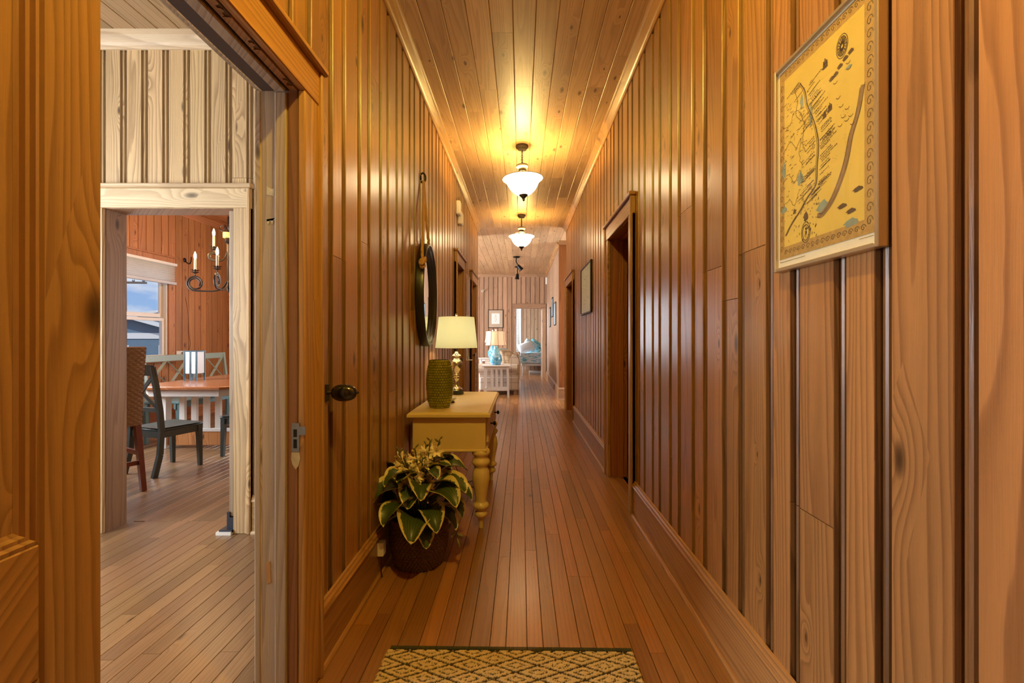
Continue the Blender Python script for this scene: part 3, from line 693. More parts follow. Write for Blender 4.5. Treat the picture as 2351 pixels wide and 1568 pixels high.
# ---- olive mosaic vase on it
M_OLIVE = mat('olive_glaze', (.32, .30, .022), .16, .35, noise=.4, nscale=45, coat=.6)
t = thing('vase', 'olive green mosaic vase on the near end of the cream console table', 'vase', (-.585, 3.30, TZ))
VP = [(.066, 0), (.075, .012), (.086, .05), (.093, .10), (.097, .16), (.097, .20), (.093, .25), (.086, .295), (.078, .33), (.074, .343)]
def vr(z):
    for (r0, z0), (r1, z1) in zip(VP, VP[1:]):
        if z <= z1: return r0+(r1-r0)*(z-z0)/(z1-z0)
    return VP[-1][0]
MB().lathe([(r-.003, z) for r, z in VP]+[(.070, .343), (.068, .335), (.080, .28), (.084, .15), (.06, .01)], 40).build('body', mat('olive_grout', (.05, .045, .01), .6), t, SM)
mb = MB(); rows = 19; nt = 32
for j in range(rows):
    z0, z1 = .343*j/rows, .343*(j+1)/rows
    for i in range(nt):
        a0 = 2*PI*(i+(.5 if j % 2 else 0))/nt; a1 = a0+2*PI/nt
        jit = random.uniform(-.0012, .0012); g = .0008; ga = .012
        def P(a, z, d): r = vr(z)+d; return (r*math.cos(a), r*math.sin(a), z)
        vs = [P(a0+ga, z0+g, -.002), P(a1-ga, z0+g, -.002), P(a1-ga, z1-g, -.002), P(a0+ga, z1-g, -.002)]
        e = .0022
        vs += [P(a0+ga*2.2, z0+g+e, .0012+jit), P(a1-ga*2.2, z0+g+e, .0012-jit), P(a1-ga*2.2, z1-g-e, .0012-jit), P(a0+ga*2.2, z1-g-e, .0012+jit)]
        mb.add(vs, [(4, 5, 6, 7), (0, 1, 5, 4), (1, 2, 6, 5), (2, 3, 7, 6), (3, 0, 4, 7)])
tag(mb.build('mosaic_tiles', M_OLIVE, t), kind='stuff')

# ---- mercury glass lamp on it
M_MERC = mat('mercury_glass', (.78, .76, .68), .12, .9, noise=.25, nscale=55)
M_SHADE = shade_mat('cream_lampshade', (.84, .85, .70))
t = thing('table_lamp', 'mercury glass lamp with tapered cream shade on the cream console table', 'lamp', (-.575, 4.08, TZ))
MB().lathe([(0, 0), (.064, 0), (.066, .004), (.066, .034), (.062, .038), (0, .038)], 28).build('base', mat('black_lacquer', (.012, .014, .018), .15), t, SM)
MB().lathe([(.0, .036), (.056, .038), (.052, .052), (.030, .064), (.022, .075), (.020, .10), (.019, .118), (.022, .13), (.028, .137), (.030, .145), (.024, .152), (.030, .158), (.034, .168), (.028, .178), (.020, .184), (.021, .19), (.032, .205), (.045, .226), (.053, .252), (.054, .275), (.046, .298), (.030, .312), (.026, .32), (.036, .33), (.042, .342), (.034, .354), (.018, .362), (.014, .38), (0, .382)], 32).build('glass_body', M_MERC, t, math.radians(60))
MB().lathe([(.013, .378), (.013, .43), (.004, .432), (.004, .69)], 14).build('socket_rod', M_BRONZE, t, SM)
SH = [(.186, .412), (.157, .686)]
MB().lathe(SH+[(.154, .686), (.183, .412), (.186, .412)], 48, cap=False).build('lamp_shade', M_SHADE, t, SM)
sp = MB()
for k in range(3): sp.tube([(0, 0, .68), (.155*math.cos(k*2.094), .155*math.sin(k*2.094), .68)], .002, 5)
sp.build('shade_spider', M_BRONZE, t)
MB().lathe([(0, .684), (.012, .686), (.006, .694), (.014, .704), (.013, .716), (0, .722)], 14).build('finial', M_MERC, t, SM)
MB().lathe([(0, .43), (.014, .435), (.028, .47), (.03, .50), (.02, .53), (0, .54)], 14).build('bulb', glow_bulb, t, SM)
point('table_lamp_glow', (-.575, 4.08, TZ+.56), 9, (1, .88, .68), .03)
# small dish behind the vase
t = thing('trinket_dish', 'small white and black dish behind the vase on the console table', 'dish', (-.545, 3.55, TZ))
MB().lathe([(0, 0), (.03, 0), (.03, .008), (0, .008)], 20).build('foot', M_BLACK, t, SM)
MB().lathe([(0, .008), (.02, .008), (.042, .028), (.048, .040), (.045, .041), (.038, .03), (0, .014)], 24).build('bowl', M_WHITE, t, SM)

# ---- lamp cord, adapter
M_CORD = mat('black_cord', (.015, .013, .012), .5)
def smooth_path(pts, n=8):
    P = [Vector(p) for p in pts]; out = []
    for i in range(len(P)-1):
        a, b, c, d = P[max(i-1, 0)], P[i], P[i+1], P[min(i+2, len(P)-1)]
        for k in range(n):
            u = k/n
            out.append(.5*((2*b)+(c-a)*u+(2*a-5*b+4*c-d)*u*u+(3*b-a-3*c+d)*u**3))
    out.append(P[-1]); return out
tag(MB().tube(smooth_path([(-.755, 4.05, .5), (-.752, 4.02, .25), (-.74, 3.96, .04), (-.66, 3.86, .004), (-.5, 3.92, .004), (-.33, 4.1, .004), (-.40, 4.18, .004), (-.54, 4.1, .004), (-.66, 4.2, .03), (-.70, 4.32, .16), (-.70, 4.12, .27), (-.62, 4.02, .26), (-.48, 3.98, .03), (-.3, 3.92, .004)]), .003, 6).build('lamp_cord', M_CORD, None, SM), 'black lamp cord looping on the floor under the console table', 'cord')
t = thing('outlet_adapter', 'white plug-in adapter on the left baseboard beside the basket', 'adapter', (XL+.02, 2.49, .065))
MB().box(0, .034, -.024, .024, .055, .128, .003).build('housing', M_PLASTIC, t)
MB().tube(smooth_path([(.018, -.01, .058), (.018, -.012, .02), (.02, -.014, -.03), (.026, -.016, -.058)]), .003, 6).build('cord', M_CORD, t, SM)

# ---- hosta in a basket
PC = Vector((-.592, 2.66, 0))
t = thing('potted_hosta', 'variegated hosta with pale flowers in a dark woven basket on the floor', 'plant', PC)
M_BASKET = mat('dark_seagrass', (.13, .058, .024), .5, noise=.6, nscale=110)
NR, NA = 17, 44
def bas(u, v):
    r = .128+.036*math.sin(min(v*1.25, 1)*PI*.62); z = v*.27
    row = v*NR; w = math.sin(row*2*PI)*.004
    tw = math.sin(u*NA*2*PI+(PI if int(row) % 2 else 0))*.0055
    r += w+tw; return (r*math.cos(u*2*PI), r*math.sin(u*2*PI), z)
bk = MB().grid(bas, NA*4, NR*4, wrap=True); 
bko = bk.build('basket', M_BASKET, t, 3)
MB().lathe([(0, .002), (.126, .002), (.126, .012), (0, .012)], 32).build('basket_bottom', M_BASKET, bko)
MB().tube([((.160)*math.cos(2*PI*k/40), (.160)*math.sin(2*PI*k/40), .272) for k in range(40)], .009, 8, closed=True).build('basket_rim', M_BASKET, bko, 3)
MB().lathe([(0, .235), (.155, .235)], 32).build('soil', mat('dark_soil', (.02, .014, .01), .9, noise=.5), t)
# leaf material: green centre, cream margin read from the leaf's own UV map
M_LEAF, n_, l_, b_ = new_mat('hosta_leaf')
uv = n_.new('ShaderNodeUVMap'); s_ = n_.new('ShaderNodeSeparateXYZ'); l_.new(uv.outputs[0], s_.inputs[0])
def MM(op, a, b=None, c=None):
    x = n_.new('ShaderNodeMath'); x.operation = op
    for i, v in enumerate((a, b, c)):
        if v is None: continue
        if isinstance(v, (int, float)): x.inputs[i].default_value = v
        else: l_.new(v, x.inputs[i])
    return x.outputs[0]
ed = MM('ABSOLUTE', MM('MULTIPLY_ADD', s_.outputs[0], 2, -1))
nz = n_.new('ShaderNodeTexNoise'); nz.inputs['Scale'].default_value = 1; nz.inputs['Detail'].default_value = 2
oi_ = n_.new('ShaderNodeObjectInfo'); cv = n_.new('ShaderNodeCombineXYZ')
l_.new(MM('MULTIPLY', ed, 2.0), cv.inputs[0]); l_.new(MM('MULTIPLY', s_.outputs[1], 11.0), cv.inputs[1]); l_.new(MM('MULTIPLY', oi_.outputs['Random'], 50.0), cv.inputs[2]); l_.new(cv.outputs[0], nz.inputs['Vector'])
edge = MM('GREATER_THAN', MM('MULTIPLY_ADD', nz.outputs[0], .55, ed), 1.03)
tip = MM('GREATER_THAN', MM('MULTIPLY_ADD', nz.outputs[0], .10, s_.outputs[1]), .99)
vein = MM('POWER', MM('ABSOLUTE', MM('SINE', MM('MULTIPLY', ed, 17.0))), 6.0)
g_ = n_.new('ShaderNodeMix'); g_.data_type = 'RGBA'; g_.inputs['A'].default_value = (.032, .062, .012, 1); g_.inputs['B'].default_value = (.085, .10, .022, 1); l_.new(vein, g_.inputs['Factor'])
c_ = n_.new('ShaderNodeMix'); c_.data_type = 'RGBA'; l_.new(g_.outputs['Result'], c_.inputs['A']); c_.inputs['B'].default_value = (.62, .52, .20, 1)
l_.new(MM('MAXIMUM', edge, tip), c_.inputs['Factor']); l_.new(c_.outputs['Result'], b_.inputs['Base Color']); b_.inputs['Roughness'].default_value = .38
def leaf_obj(base, azim, elev, length, width, droop, parent, roll=0):
    """one hosta blade on a stalk: arched along its length, cupped across, wavy rim"""
    nu, nv = 12, 14; ph = random.random()*6
    d = Vector((math.cos(azim), math.sin(azim), 0)); side = Vector((-d.y, d.x, 0)); up = Vector((0, 0, 1))
    side = (side*math.cos(roll)+up*math.sin(roll)).normalized()
    # centre line
    pts = []; p = Vector(base); th = elev
    for j in range(nv+1):
        pts.append((p.copy(), th)); th -= droop/nv; p = p+(d*math.cos(th)+up*math.sin(th))*length/nv
    me = bpy.data.meshes.new('leaf'); vs, fs, uvs = [], [], []
    for j in range(nv+1):
        v = j/nv; c, th = pts[j]
        w = width*(math.sin(PI*min(1, v**.62))**.72)*(1 if v < .98 else .4) if v > 0 else .0
        if v >= 1: w = 0.0006
        nrm = (up*math.cos(th)-d*math.sin(th))
        for i in range(nu+1):
            u = i/nu*2-1
            rib = abs(math.sin(abs(u)*8.5))*.002*math.sin(PI*v)
            off = side*u*w*.5+nrm*(w*.22*abs(u)**1.5+rib+.007*math.sin(v*9+ph+2*u)*abs(u)**2*min(1, w/.08))
            vs.append(c+off); uvs.append((i/nu, v))
    for j in range(nv):
        for i in range(nu): fs.append((j*(nu+1)+i, j*(nu+1)+i+1, (j+1)*(nu+1)+i+1, (j+1)*(nu+1)+i))
    me.from_pydata([tuple(v) for v in vs], [], fs)
    ul = me.uv_layers.new(name='UVMap')
    for lp in me.loops: ul.data[lp.index].uv = uvs[lp.vertex_index]
    me.polygons.foreach_set('use_smooth', [True]*len(me.polygons))
    return link('leaf', me, M_LEAF, parent)
M_STALK = mat('green_stalk', (.05, .085, .02), .5)
# view-facing blades placed after the photograph (azimuth in degrees, reach, height, size), then fillers
LV = [(-85, .13, .30, .22, .185, .6, 1.7), (-58, .12, .34, .20, .14, .5, 1.8), (-115, .12, .36, .22, .15, .8, 2.0), (-40, .13, .44, .22, .17, .55, 1.5), (-20, .12, .46, .21, .17, .75, 1.7),
      (-75, .05, .47, .17, .14, .5, 1.6), (-98, .05, .44, .16, .15, .2, 1.3), (-140, .11, .44, .21, .16, .7, 1.8), (178, .10, .42, .18, .15, .6, 1.6), (-165, .12, .36, .2, .17, .45, 1.6),
      (150, .09, .50, .19, .14, .8, 1.6), (20, .10, .50, .21, .16, .9, 1.7), (0, .14, .41, .2, .17, .5, 1.6), (60, .10, .46, .2, .15, .8, 1.6), (100, .11, .44, .2, .15, .7, 1.6), (125, .10, .40, .2, .15, .5, 1.6),
      (-150, .12, .28, .2, .16, .0, 1.3), (-30, .13, .33, .18, .12, .1, 1.3), (45, .13, .34, .2, .15, .2, 1.5), (85, .13, .32, .2, .15, .2, 1.5), (-5, .05, .52, .16, .13, .9, 1.4), (-68, .09, .26, .18, .13, .2, 1.5), (-12, .15, .36, .17, .12, .3, 1.9), (165, .14, .31, .2, .14, .3, 1.9), (-130, .09, .52, .17, .12, .8, 1.9), (-48, .07, .53, .15, .11, .9, 1.8), (35, .07, .55, .17, .13, .9, 1.5), (-120, .04, .50, .15, .12, .8, 1.4)]
for az, rr, z, ln, wd, el, dr in LV:
    a = math.radians(az); b = Vector((rr*math.cos(a), rr*math.sin(a), z))
    lf = leaf_obj(b, a, el, ln, wd, dr, t, random.uniform(-.25, .25))
    MB().tube(smooth_path([(.03*math.cos(a), .03*math.sin(a), .236), (rr*.5*math.cos(a), rr*.5*math.sin(a), .236+(z-.236)*.7), tuple(b)], 5), .004, 6).build('leaf_stalk', M_STALK, lf, 3)
# flower stems: each with trumpet blossoms and buds
M_PETAL = mat('pale_petal', (.95, .80, .52), .5, noise=.1, nscale=60)
M_BUD = mat('olive_bud', (.16, .14, .05), .5)
def blossom_mesh():
    mb = MB()
    mb.lathe([(.003, 0), (.004, .012), (.008, .024)], 8, cap=False)
    for k in range(6):
        a = 2*PI*k/6; ca, sa = math.cos(a), math.sin(a); ta = Vector((-sa, ca, 0))
        rows = [(.006, .020, .0035), (.011, .032, .0062), (.019, .040, .0050), (.026, .042, .0008)]
        vs = []
        for r, z, w in rows:
            c = Vector((r*ca, r*sa, z)); vs += [c-ta*w, c+Vector((0, 0, -.0015)), c+ta*w]
        mb.add(vs, [(i*3+j, i*3+j+1, i*3+j+4, i*3+j+3) for i in range(3) for j in range(2)])
    return mb.mesh('blossom', 3, fix=False)
bl_me = blossom_mesh(); bl_me.materials.append(M_PETAL)
bud_me = MB().lathe([(0, 0), (.004, .006), (.0055, .016), (.003, .026), (0, .03)], 8).mesh('bud', 3); bud_me.materials.append(M_BUD)
def place(me, name, parent, pos, direction, sc):
    o = bpy.data.objects.new(name, me); C.objects.link(o); o.parent = parent; o.location = pos
    o.rotation_mode = 'QUATERNION'; o.rotation_quaternion = Vector(direction).to_track_quat('Z', 'Y'); o.scale = (sc,)*3
ST = [((-.02, -.03), (-.115, -.03), .66), ((.0, .0), (-.07, -.05), .60), ((.01, .01), (-.02, -.02), .665), ((.02, .0), (.03, -.05), .62), ((.03, .02), (.06, .02), .70), ((.03, .03), (.115, .03), .705), ((.0, .03), (.03, .05), .67), ((-.03, .02), (-.09, .05), .62), ((.0, -.02), (-.02, -.09), .56), ((.02, -.02), (.06, -.06), .57)]
for (x0, y0), (x1, y1), z1 in ST:
    path = smooth_path([(x0, y0, .24), (x0+.25*(x1-x0), y0+.25*(y1-y0), .24+.5*(z1-.24)), (x1, y1, z1)], 8)
    st = MB().tube(path, .0032, 6).build('flower_stem', M_STALK, t, 3)
    n = len(path)
    for i in range(12):
        f = .50+.50*i/11; p = path[min(n-1, int(f*(n-1)))]
        a = i*2.4+x1*40; dr = Vector((math.cos(a), math.sin(a), .25 if i < 9 else .9))
        if i < 9: place(bl_me, 'blossom', st, p, dr, random.uniform(1.15, 1.5))
        else: place(bud_me, 'bud', st, p, dr, random.uniform(.9, 1.2))
# trailing sprig at the right of the basket
sg = MB().tube(smooth_path([(.10, -.05, .30), (.17, -.08, .30), (.22, -.09, .235), (.235, -.09, .17)], 6), .002, 5).build('trailing_sprig', M_STALK, t, 3)
for (p, d, s) in [((.18, -.085, .295), (.5, -.3, .5), 1.5), ((.21, -.09, .25), (.6, 0, .3), 1.5), ((.225, -.09, .215), (-.4, -.6, -.4), 1.6), ((.235, -.09, .175), (.2, -.2, -.6), 1.8), ((.20, -.09, .26), (-.3, -.5, -.6), 1.6), ((.23, -.09, .20), (.7, -.2, -.2), 1.5)]: place(bud_me, 'bud', sg, p, d, s)

# ---- round mirror on a rope
MC = Vector((XL, 3.69, 1.645))
t = thing('oval_mirror', 'tall oval mirror in a deep black frame hung from a rope', 'mirror', MC)
MB().lathe([(.335, .004), (.395, .004), (.397, .012), (.397, .062), (.392, .068), (.380, .070), (.372, .060), (.366, .060), (.358, .048), (.350, .046), (.344, .040), (.337, .032), (.337, .010)], 72, axis='X', cap=False).build('frame', mat('black_wood', (.018, .014, .011), .32, noise=.3, nscale=60), t, SM).scale = (1, .70, 1.04)
MB().lathe([(.338, .033), (.0, .033)], 64, axis='X', cap=False).build('glass', mat('mirror_glass', (.9, .92, .93), .02, 1), t).scale = (1, .70, 1.04)
M_ROPE = mat('jute_rope', (.56, .32, .13), .85, noise=.3, nscale=150)
def rope(pts, r, turns, name, parent):
    path = smooth_path(pts, 26); mb = MB(); n = len(path)
    for k in range(3):
        sub = []
        for i, p in enumerate(path):
            tg = (path[min(i+1, n-1)]-path[max(i-1, 0)]).normalized(); u = Vector((1, 0, 0)); u = (u-tg*u.dot(tg)).normalized(); w = tg.cross(u)
            a = 2*PI*(k/3+turns*i/n); sub.append(p+(u*math.cos(a)+w*math.sin(a))*r*.55)
        mb.tube(sub, r*.56, 6)
    return mb.build(name, M_ROPE, parent, 3)
HK = (.022, -.06, .90)
rope([HK, (.044, -.16, .60), (.058, -.265, .34), (.062, -.295, .255)], .0125, 26, 'rope', t)
rope([(.020, -.05, .90), (.034, -.03, .66), (.044, .02, .47), (.046, .05, .405)], .0125, 24, 'rope', t)
kb = MB()
for k in range(7):
    a = 2*PI*k/7
    kb.tube([(.068+.022*math.cos(a+q), -.300+.030*math.sin(a*1.0+q*.8), .225+.026*math.sin(a+q*1.3)) for q in [i*.35 for i in range(10)]], .010, 6)
kb.lathe([(0, -.03), (.02, -.02), (.026, 0), (.02, .02), (0, .03)], 12, (.068, -.300, .225))
for k in range(12):
    a = 2*PI*k/12; kb.tube([(.073+.01*math.cos(a), -.307, .21+.01*math.sin(a)), (.073+.022*math.cos(a), -.327, .185+.02*math.sin(a))], .003, 5)
kb.build('knot', M_ROPE, t, 3)
hk = MB().tube(smooth_path([(.0, -.055, .955), (.02, -.055, .965), (.036, -.055, .94), (.034, -.055, .905), (.014, -.055, .892), (.002, -.055, .90)]), .008, 8); hk.lathe([(.02, -.004), (.02, .004)], 14, (.002, -.055, .93), 'X')
hk.build('hook', M_BRONZE, t, 3)

# ---- knob-shaped holder by the doorway, chime boxes, hanging panel, door gear
t = thing('door_holder', 'black oval knob on a bracket beside the pantry doorway', 'knob', (XL, 1.872, 1.076))
MB().box(0, .006, -.016, .016, -.036, .036, .002).build('plate', M_BRONZE, t)
MB().lathe([(.009, .004), (.006, .015), (.006, .05)], 12, axis='X').build('stem', M_BRONZE, t, SM)
ob = MB().grid(lambda u, v: (.072+.052*math.cos(PI*v)*-1, .034*math.sin(PI*v)*math.cos(2*PI*u), .036*math.sin(PI*v)**.8*math.sin(2*PI*u)), 28, 14, wrap=True).build('oval_knob', mat('black_enamel', (.012, .010, .009), .12, coat=.5), t, 3)
MB().lathe([(0, 0), (.022, 0), (.022, .004), (.012, .006), (.010, .010), (.005, .012), (0, .012)], 18, (.088, -.034, .0), 'Y').build('rosette', M_BRONZE, ob, SM).scale = (1, -1, 1)
MB().lathe([(.004, 0), (.004, .010), (0, .012)], 8, (.122, 0, 0), 'X').build('tip', M_BRONZE, ob, SM)
t = thing('door_chime', 'two staggered white boxes high on the left wall', 'chime', (XL, 5.60, 2.88))
MB().box(0, .055, -.02, .11, -.065, .105, .012).build('upper_box', M_PLASTIC, t); MB().box(0, .06, .13, .26, -.15, .01, .012).build('lower_box', M_PLASTIC, t)
MB().lathe([(0, 0), (.012, 0), (.012, .006), (0, .006)], 12, (.055, .045, .02), 'X').build('button', M_PLASTIC, t)
t = thing('framed_board', 'greyish wood-framed picture hung between the two left doors', 'picture', (XL, 6.46, 1.62))
MB().box(.0, .024, 0, .50, 0, .60, .006).build('frame', W_TRIMZ, t); MB().box(.022, .028, .06, .44, .07, .53).build('panel', mat('taupe_print', (.30, .22, .16), .3, noise=.15, nscale=14), t)
MB().box(.0, .03, 0, .50, -.012, .0).build('bottom_edge', M_WHITE, t)
t = thing('paper_holder', 'small pale wall rack with papers between the two left doors', 'rack', (XL, 6.44, .98))
MB().box(.0, .10, 0, .16, 0, .012, .003).build('tray', M_WHITE, t); MB().box(.0, .01, 0, .16, 0, .30, .003).build('backplate', M_WHITE, t)
MB().bar((.05, .08, .012), (.02, .08, .26), .14, .004, (0, 1, 0)).build('papers', mat('bluish_paper', (.55, .68, .85), .6, noise=.3, nscale=22), t)
t = thing('vent_strip', 'pale upright strip with a column of dark vent holes by the last left door', 'vent', (XL+.03, 7.60, .1))
MB().box(0, .014, 0, .12, 0, .95, .003).build('strip', mat('pinkish_wood', (.5, .33, .24), .5), t)
for k in range(9):
    MB().prism([(.03, .06+k*.1), (.09, .03+k*.1), (.09, .09+k*.1)], lambda a, b, q: (q, a, b), .0142, .0165).build('vent_hole', M_BLACK, t)

# ---- framed map on the right wall
MAPY0, MAPY1, MAPZ0, MAPZ1 = 1.038, 1.469, 1.508, 2.148
t = thing('framed_map', 'large framed yellow antique map on the near right wall', 'map', (XR, (MAPY0+MAPY1)/2, MAPZ0))
MW, MH = MAPY1-MAPY0, MAPZ1-MAPZ0
# local frame on the print: a = 0 (far, photo left) .. MW (near, photo right), b = 0 .. MH up
def mp(a, b, d=0.0): return (-.0165-d, MW/2-a, b)
M_GOLD = mat('champagne_metal', (.62, .50, .30), .32, .75)
fr = .012
for (a0, a1, b0, b1) in ((0, fr, 0, MH), (MW-fr, MW, 0, MH), (fr, MW-fr, 0, fr), (fr, MW-fr, MH-fr, MH)):
    p, q = mp(a0, b0), mp(a1, b1); MB().box(-.027, 0, q[1], p[1], b0, b1, .002).build('frame_rail', M_GOLD, t)
M_PAPER, n_, l_, b_ = new_mat('aged_map_paper')
M_PAPER = mat('aged_map_paper', (.62, .42, .07), .6, noise=.12, nscale=9)
MB().box(-.016, -.004, -MW/2+.004, MW/2-.004, .004, MH-.004).build('paper', mat('paper_margin', (.70, .62, .42), .6), t)
def flat(poly, d=.0004): return [mp(a, b, d) for a, b in poly]
def rect(a0, a1, b0, b1): return [(a0, b0), (a1, b0), (a1, b1), (a0, b1)]
m0 = .020
paper = MB().add(flat(rect(m0, MW-m0, m0+.018, MH-m0+.002), .0003), [(0, 1, 2, 3)]).build('map_sheet', M_PAPER, t)
M_BORDER = mat('map_border_ochre', (.40, .235, .055), .6, noise=.35, nscale=70)
bw = .026; b0, b1 = m0+.018, MH-m0+.002
bd = MB()
for r in (rect(m0, m0+bw, b0, b1), rect(MW-m0-bw*1.3, MW-m0, b0, b1), rect(m0+bw, MW-m0-bw*1.3, b0, b0+bw*1.4), rect(m0+bw, MW-m0-bw*1.3, b1-bw*1.2, b1)): bd.add(flat(r, .0006), [(0, 1, 2, 3)])
bd.build('map_border', M_BORDER, t)
M_INK = mat('sepia_ink', (.10, .055, .018), .7); M_BLUE = mat('faded_blue_wash', (.22, .26, .17), .7, noise=.25, nscale=40); M_GREEN = mat('brown_coast_wash', (.26, .15, .05), .7, noise=.3, nscale=60)
ink = MB()
def stroke(mb, pts, w, d=.0012):
    P = [Vector((a, b)) for a, b in pts]
    for i in range(len(P)-1):
        t_ = P[i+1]-P[i]
        if t_.length < 1e-6: continue
        nn = Vector((-t_.y, t_.x)).normalized()*w/2
        mb.add(flat([P[i]-nn, P[i+1]-nn, P[i+1]+nn, P[i]+nn], d), [(0, 1, 2, 3)])
def curve(pts, n=8): return [(p.x, p.y) for p in smooth_path([(a, b, 0) for a, b in pts], n)]
rm = random.Random(3)
S = lambda a, b: (m0+a*(MW-2*m0), b0+b*(b1-b0))      # unit sheet coordinates
# the long barrier coast: down the sheet, then out to the south-west
coast = curve([S(.27, .86), S(.33, .80), S(.36, .72), S(.42, .64), S(.46, .57), S(.485, .49), S(.47, .40), S(.455, .31), S(.36, .265), S(.28, .22), S(.17, .17), S(.09, .12)], 10)
stroke(ink, coast, .0034); stroke(ink, [(a-.006, b) for a, b in coast], .0012)
# mainland shores and sounds as wavering lines
for base in ([S(.05, .70), S(.14, .69), S(.2, .74), S(.28, .70), S(.32, .63), S(.30, .55), S(.34, .5)], [S(.05, .56), S(.15, .6), S(.22, .55), S(.28, .58), S(.26, .5), S(.3, .44)], [S(.05, .40), S(.12, .44), S(.2, .38), S(.27, .42), S(.3, .34)], [S(.06, .28), S(.14, .3), S(.2, .26), S(.26, .32)], [S(.20, .86), S(.24, .78), S(.22, .72), S(.3, .66)]):
    stroke(ink, [(a+rm.uniform(-.003, .003), b+rm.uniform(-.003, .003)) for a, b in curve(base, 10)], .0011)
# rope-like serpent of a current on the right
cur = curve([S(.90, .62), S(.86, .52), S(.80, .44), S(.76, .35), S(.70, .27), S(.62, .20), S(.52, .155), S(.47, .16)], 10)
cm = MB()
for i in range(len(cur)-1): stroke(cm, cur[i:i+2], .011+.008*math.sin(PI*i/len(cur)), .0009)
cm.build('printed_current', M_GREEN, t)
for off in (-.008, .008): stroke(ink, [(a+off, b+off*.3) for a, b in cur], .0011)
wash = MB()
def blob(c, r, sx=1.0, sy=1.0, d=.0008, mb=None):
    k = 14; (mb or wash).add(flat([(c[0]+r*sx*math.cos(2*PI*i/k)*(1+.25*math.sin(3*i)), c[1]+r*sy*math.sin(2*PI*i/k)*(1+.2*math.cos(2*i))) for i in range(k)], d), [tuple(range(k))])
for c, r, sx, sy in ((S(.40, .66), .012, .5, 2.6), (S(.06, .47), .012, .8, 2.2), (S(.27, .38), .014, 1.0, 1.3), (S(.06, .26), .012, 1.3, .8), (S(.53, .185), .024, 1.0, .8), (S(.80, .07), .02, 1.2, .5), (S(.29, .76), .010, .7, 2.0), (S(.78, .74), .008, 1.4, .5)): blob(c, r, sx, sy)
wash.build('printed_water_wash', M_BLUE, t)
# place-name lines: short unreadable dashes slanting off the coast
for i in range(88):
    k = rm.randrange(4, len(coast)-22); a, b = coast[k]; L = rm.uniform(.02, .06)
    sgn = 1 if rm.random() < .62 else -1
    x = a+sgn*rm.uniform(.006, .02)+(0 if sgn > 0 else -L); y = b+rm.uniform(-.006, .006)
    q = 0
    while q < L:
        w = rm.uniform(.0025, .006); stroke(ink, [(x+q, y+q*.30+rm.uniform(-.0006, .0006)), (x+q+w, y+(q+w)*.30)], .0019); q += w+rm.uniform(.001, .0025)
for i in range(150):
    a, b = S(rm.uniform(.05, .42), rm.uniform(.2, .82)); stroke(ink, [(a, b), (a+rm.uniform(.003, .012), b+rm.uniform(-.002, .004))], .0013)
for i in range(60):
    a, b = S(rm.uniform(.42, .8), rm.uniform(.3, .62)); stroke(ink, [(a, b), (a+.001, b+.0014)], .0012)
# compass rose
cx, cy = S(.72, .855)
for r in (.026, .021, .009): stroke(ink, [(cx+r*.8*math.cos(2*PI*i/24), cy+r*1.15*math.sin(2*PI*i/24)) for i in range(25)], .0016)
for i in range(16):
    a = 2*PI*i/16; stroke(ink, [(cx+.004*math.cos(a), cy+.005*math.sin(a)), (cx+.021*.8*math.cos(a), cy+.021*1.15*math.sin(a))], .0022 if i % 2 else .0034)
# ships
def ship(c, s):
    x, y = c
    blob((x, y), .010*s, 1.3, .45, .0011, ink)
    for dx, h in ((-.006, .020), (0, .027), (.007, .019)):
        stroke(ink, [(x+dx*s, y), (x+dx*s, y+h*s)], .0012)
        for q in (.35, .6, .82): blob((x+(dx+.0015)*s, y+h*q*s), .0042*s*(1.2-q*.6), 1.0, .8, .0010, ink)
for c, s in ((S(.55, .83), .9), (S(.60, .615), .75), (S(.545, .60), .6), (S(.20, .22), .5)): ship(c, s)
# birds, fish and sea beasts
for k in range(14):
    a, b = S(rm.uniform(.56, .82), rm.uniform(.44, .76)); stroke(ink, [(a-.008, b+.004), (a-.002, b-.001), (a, b), (a+.003, b-.001), (a+.008, b+.003)], .0014)
for c in (S(.72, .155), S(.80, .12), S(.86, .20)): blob(c, .010, 1.6, .6, .0011, ink)
bk2 = [S(.62, .75), S(.66, .755), S(.70, .775), S(.75, .79), S(.80, .80)]
for c in bk2: blob(c, .008, 1.2, .7, .0011, ink)
# coat of arms near the foot, in a ring
cx, cy = S(.34, .10)
for r in (.020, .015): stroke(ink, [(cx+r*math.cos(2*PI*i/20), cy+r*1.5*math.sin(2*PI*i/20)) for i in range(21)], .002)
for i in range(30): a = rm.uniform(0, 2*PI); r = rm.uniform(0, .017); stroke(ink, [(cx+r*math.cos(a), cy+1.5*r*math.sin(a)), (cx+r*math.cos(a)+.004, cy+1.5*r*math.sin(a)+.003)], .0016)
blob((cx, cy+.045), .010, 1, 1.3, .0011, ink)
for i in range(46):
    a, b = S(rm.uniform(.12, .5), rm.uniform(.05, .24)); stroke(ink, [(a, b), (a+rm.uniform(-.004, .006), b+rm.uniform(.002, .008))], .0018)
# scrollwork along the borders
for i in range(17):
    a = MW-m0-bw*.65; b = b0+.03+(b1-b0-.05)*i/17
    stroke(ink, [(a+.011*math.cos(q*.5)*(1-q/18), b+.014*math.sin(q*.5)*(1-q/18)) for q in range(17)], .0013)
    a = m0+bw*.5
    stroke(ink, [(a+.008*math.cos(q*.5)*(1-q/18), b+.012*math.sin(q*.5)*(1-q/18)) for q in range(17)], .0013)
for i in range(16):
    a = m0+bw+.01+(MW-2*m0-2*bw)*i/16
    for b in (b0+bw*.7, b1-bw*.6): stroke(ink, [(a+.009*math.cos(q*.5)*(1-q/18), b+.009*math.sin(q*.5)*(1-q/18)) for q in range(17)], .0013)
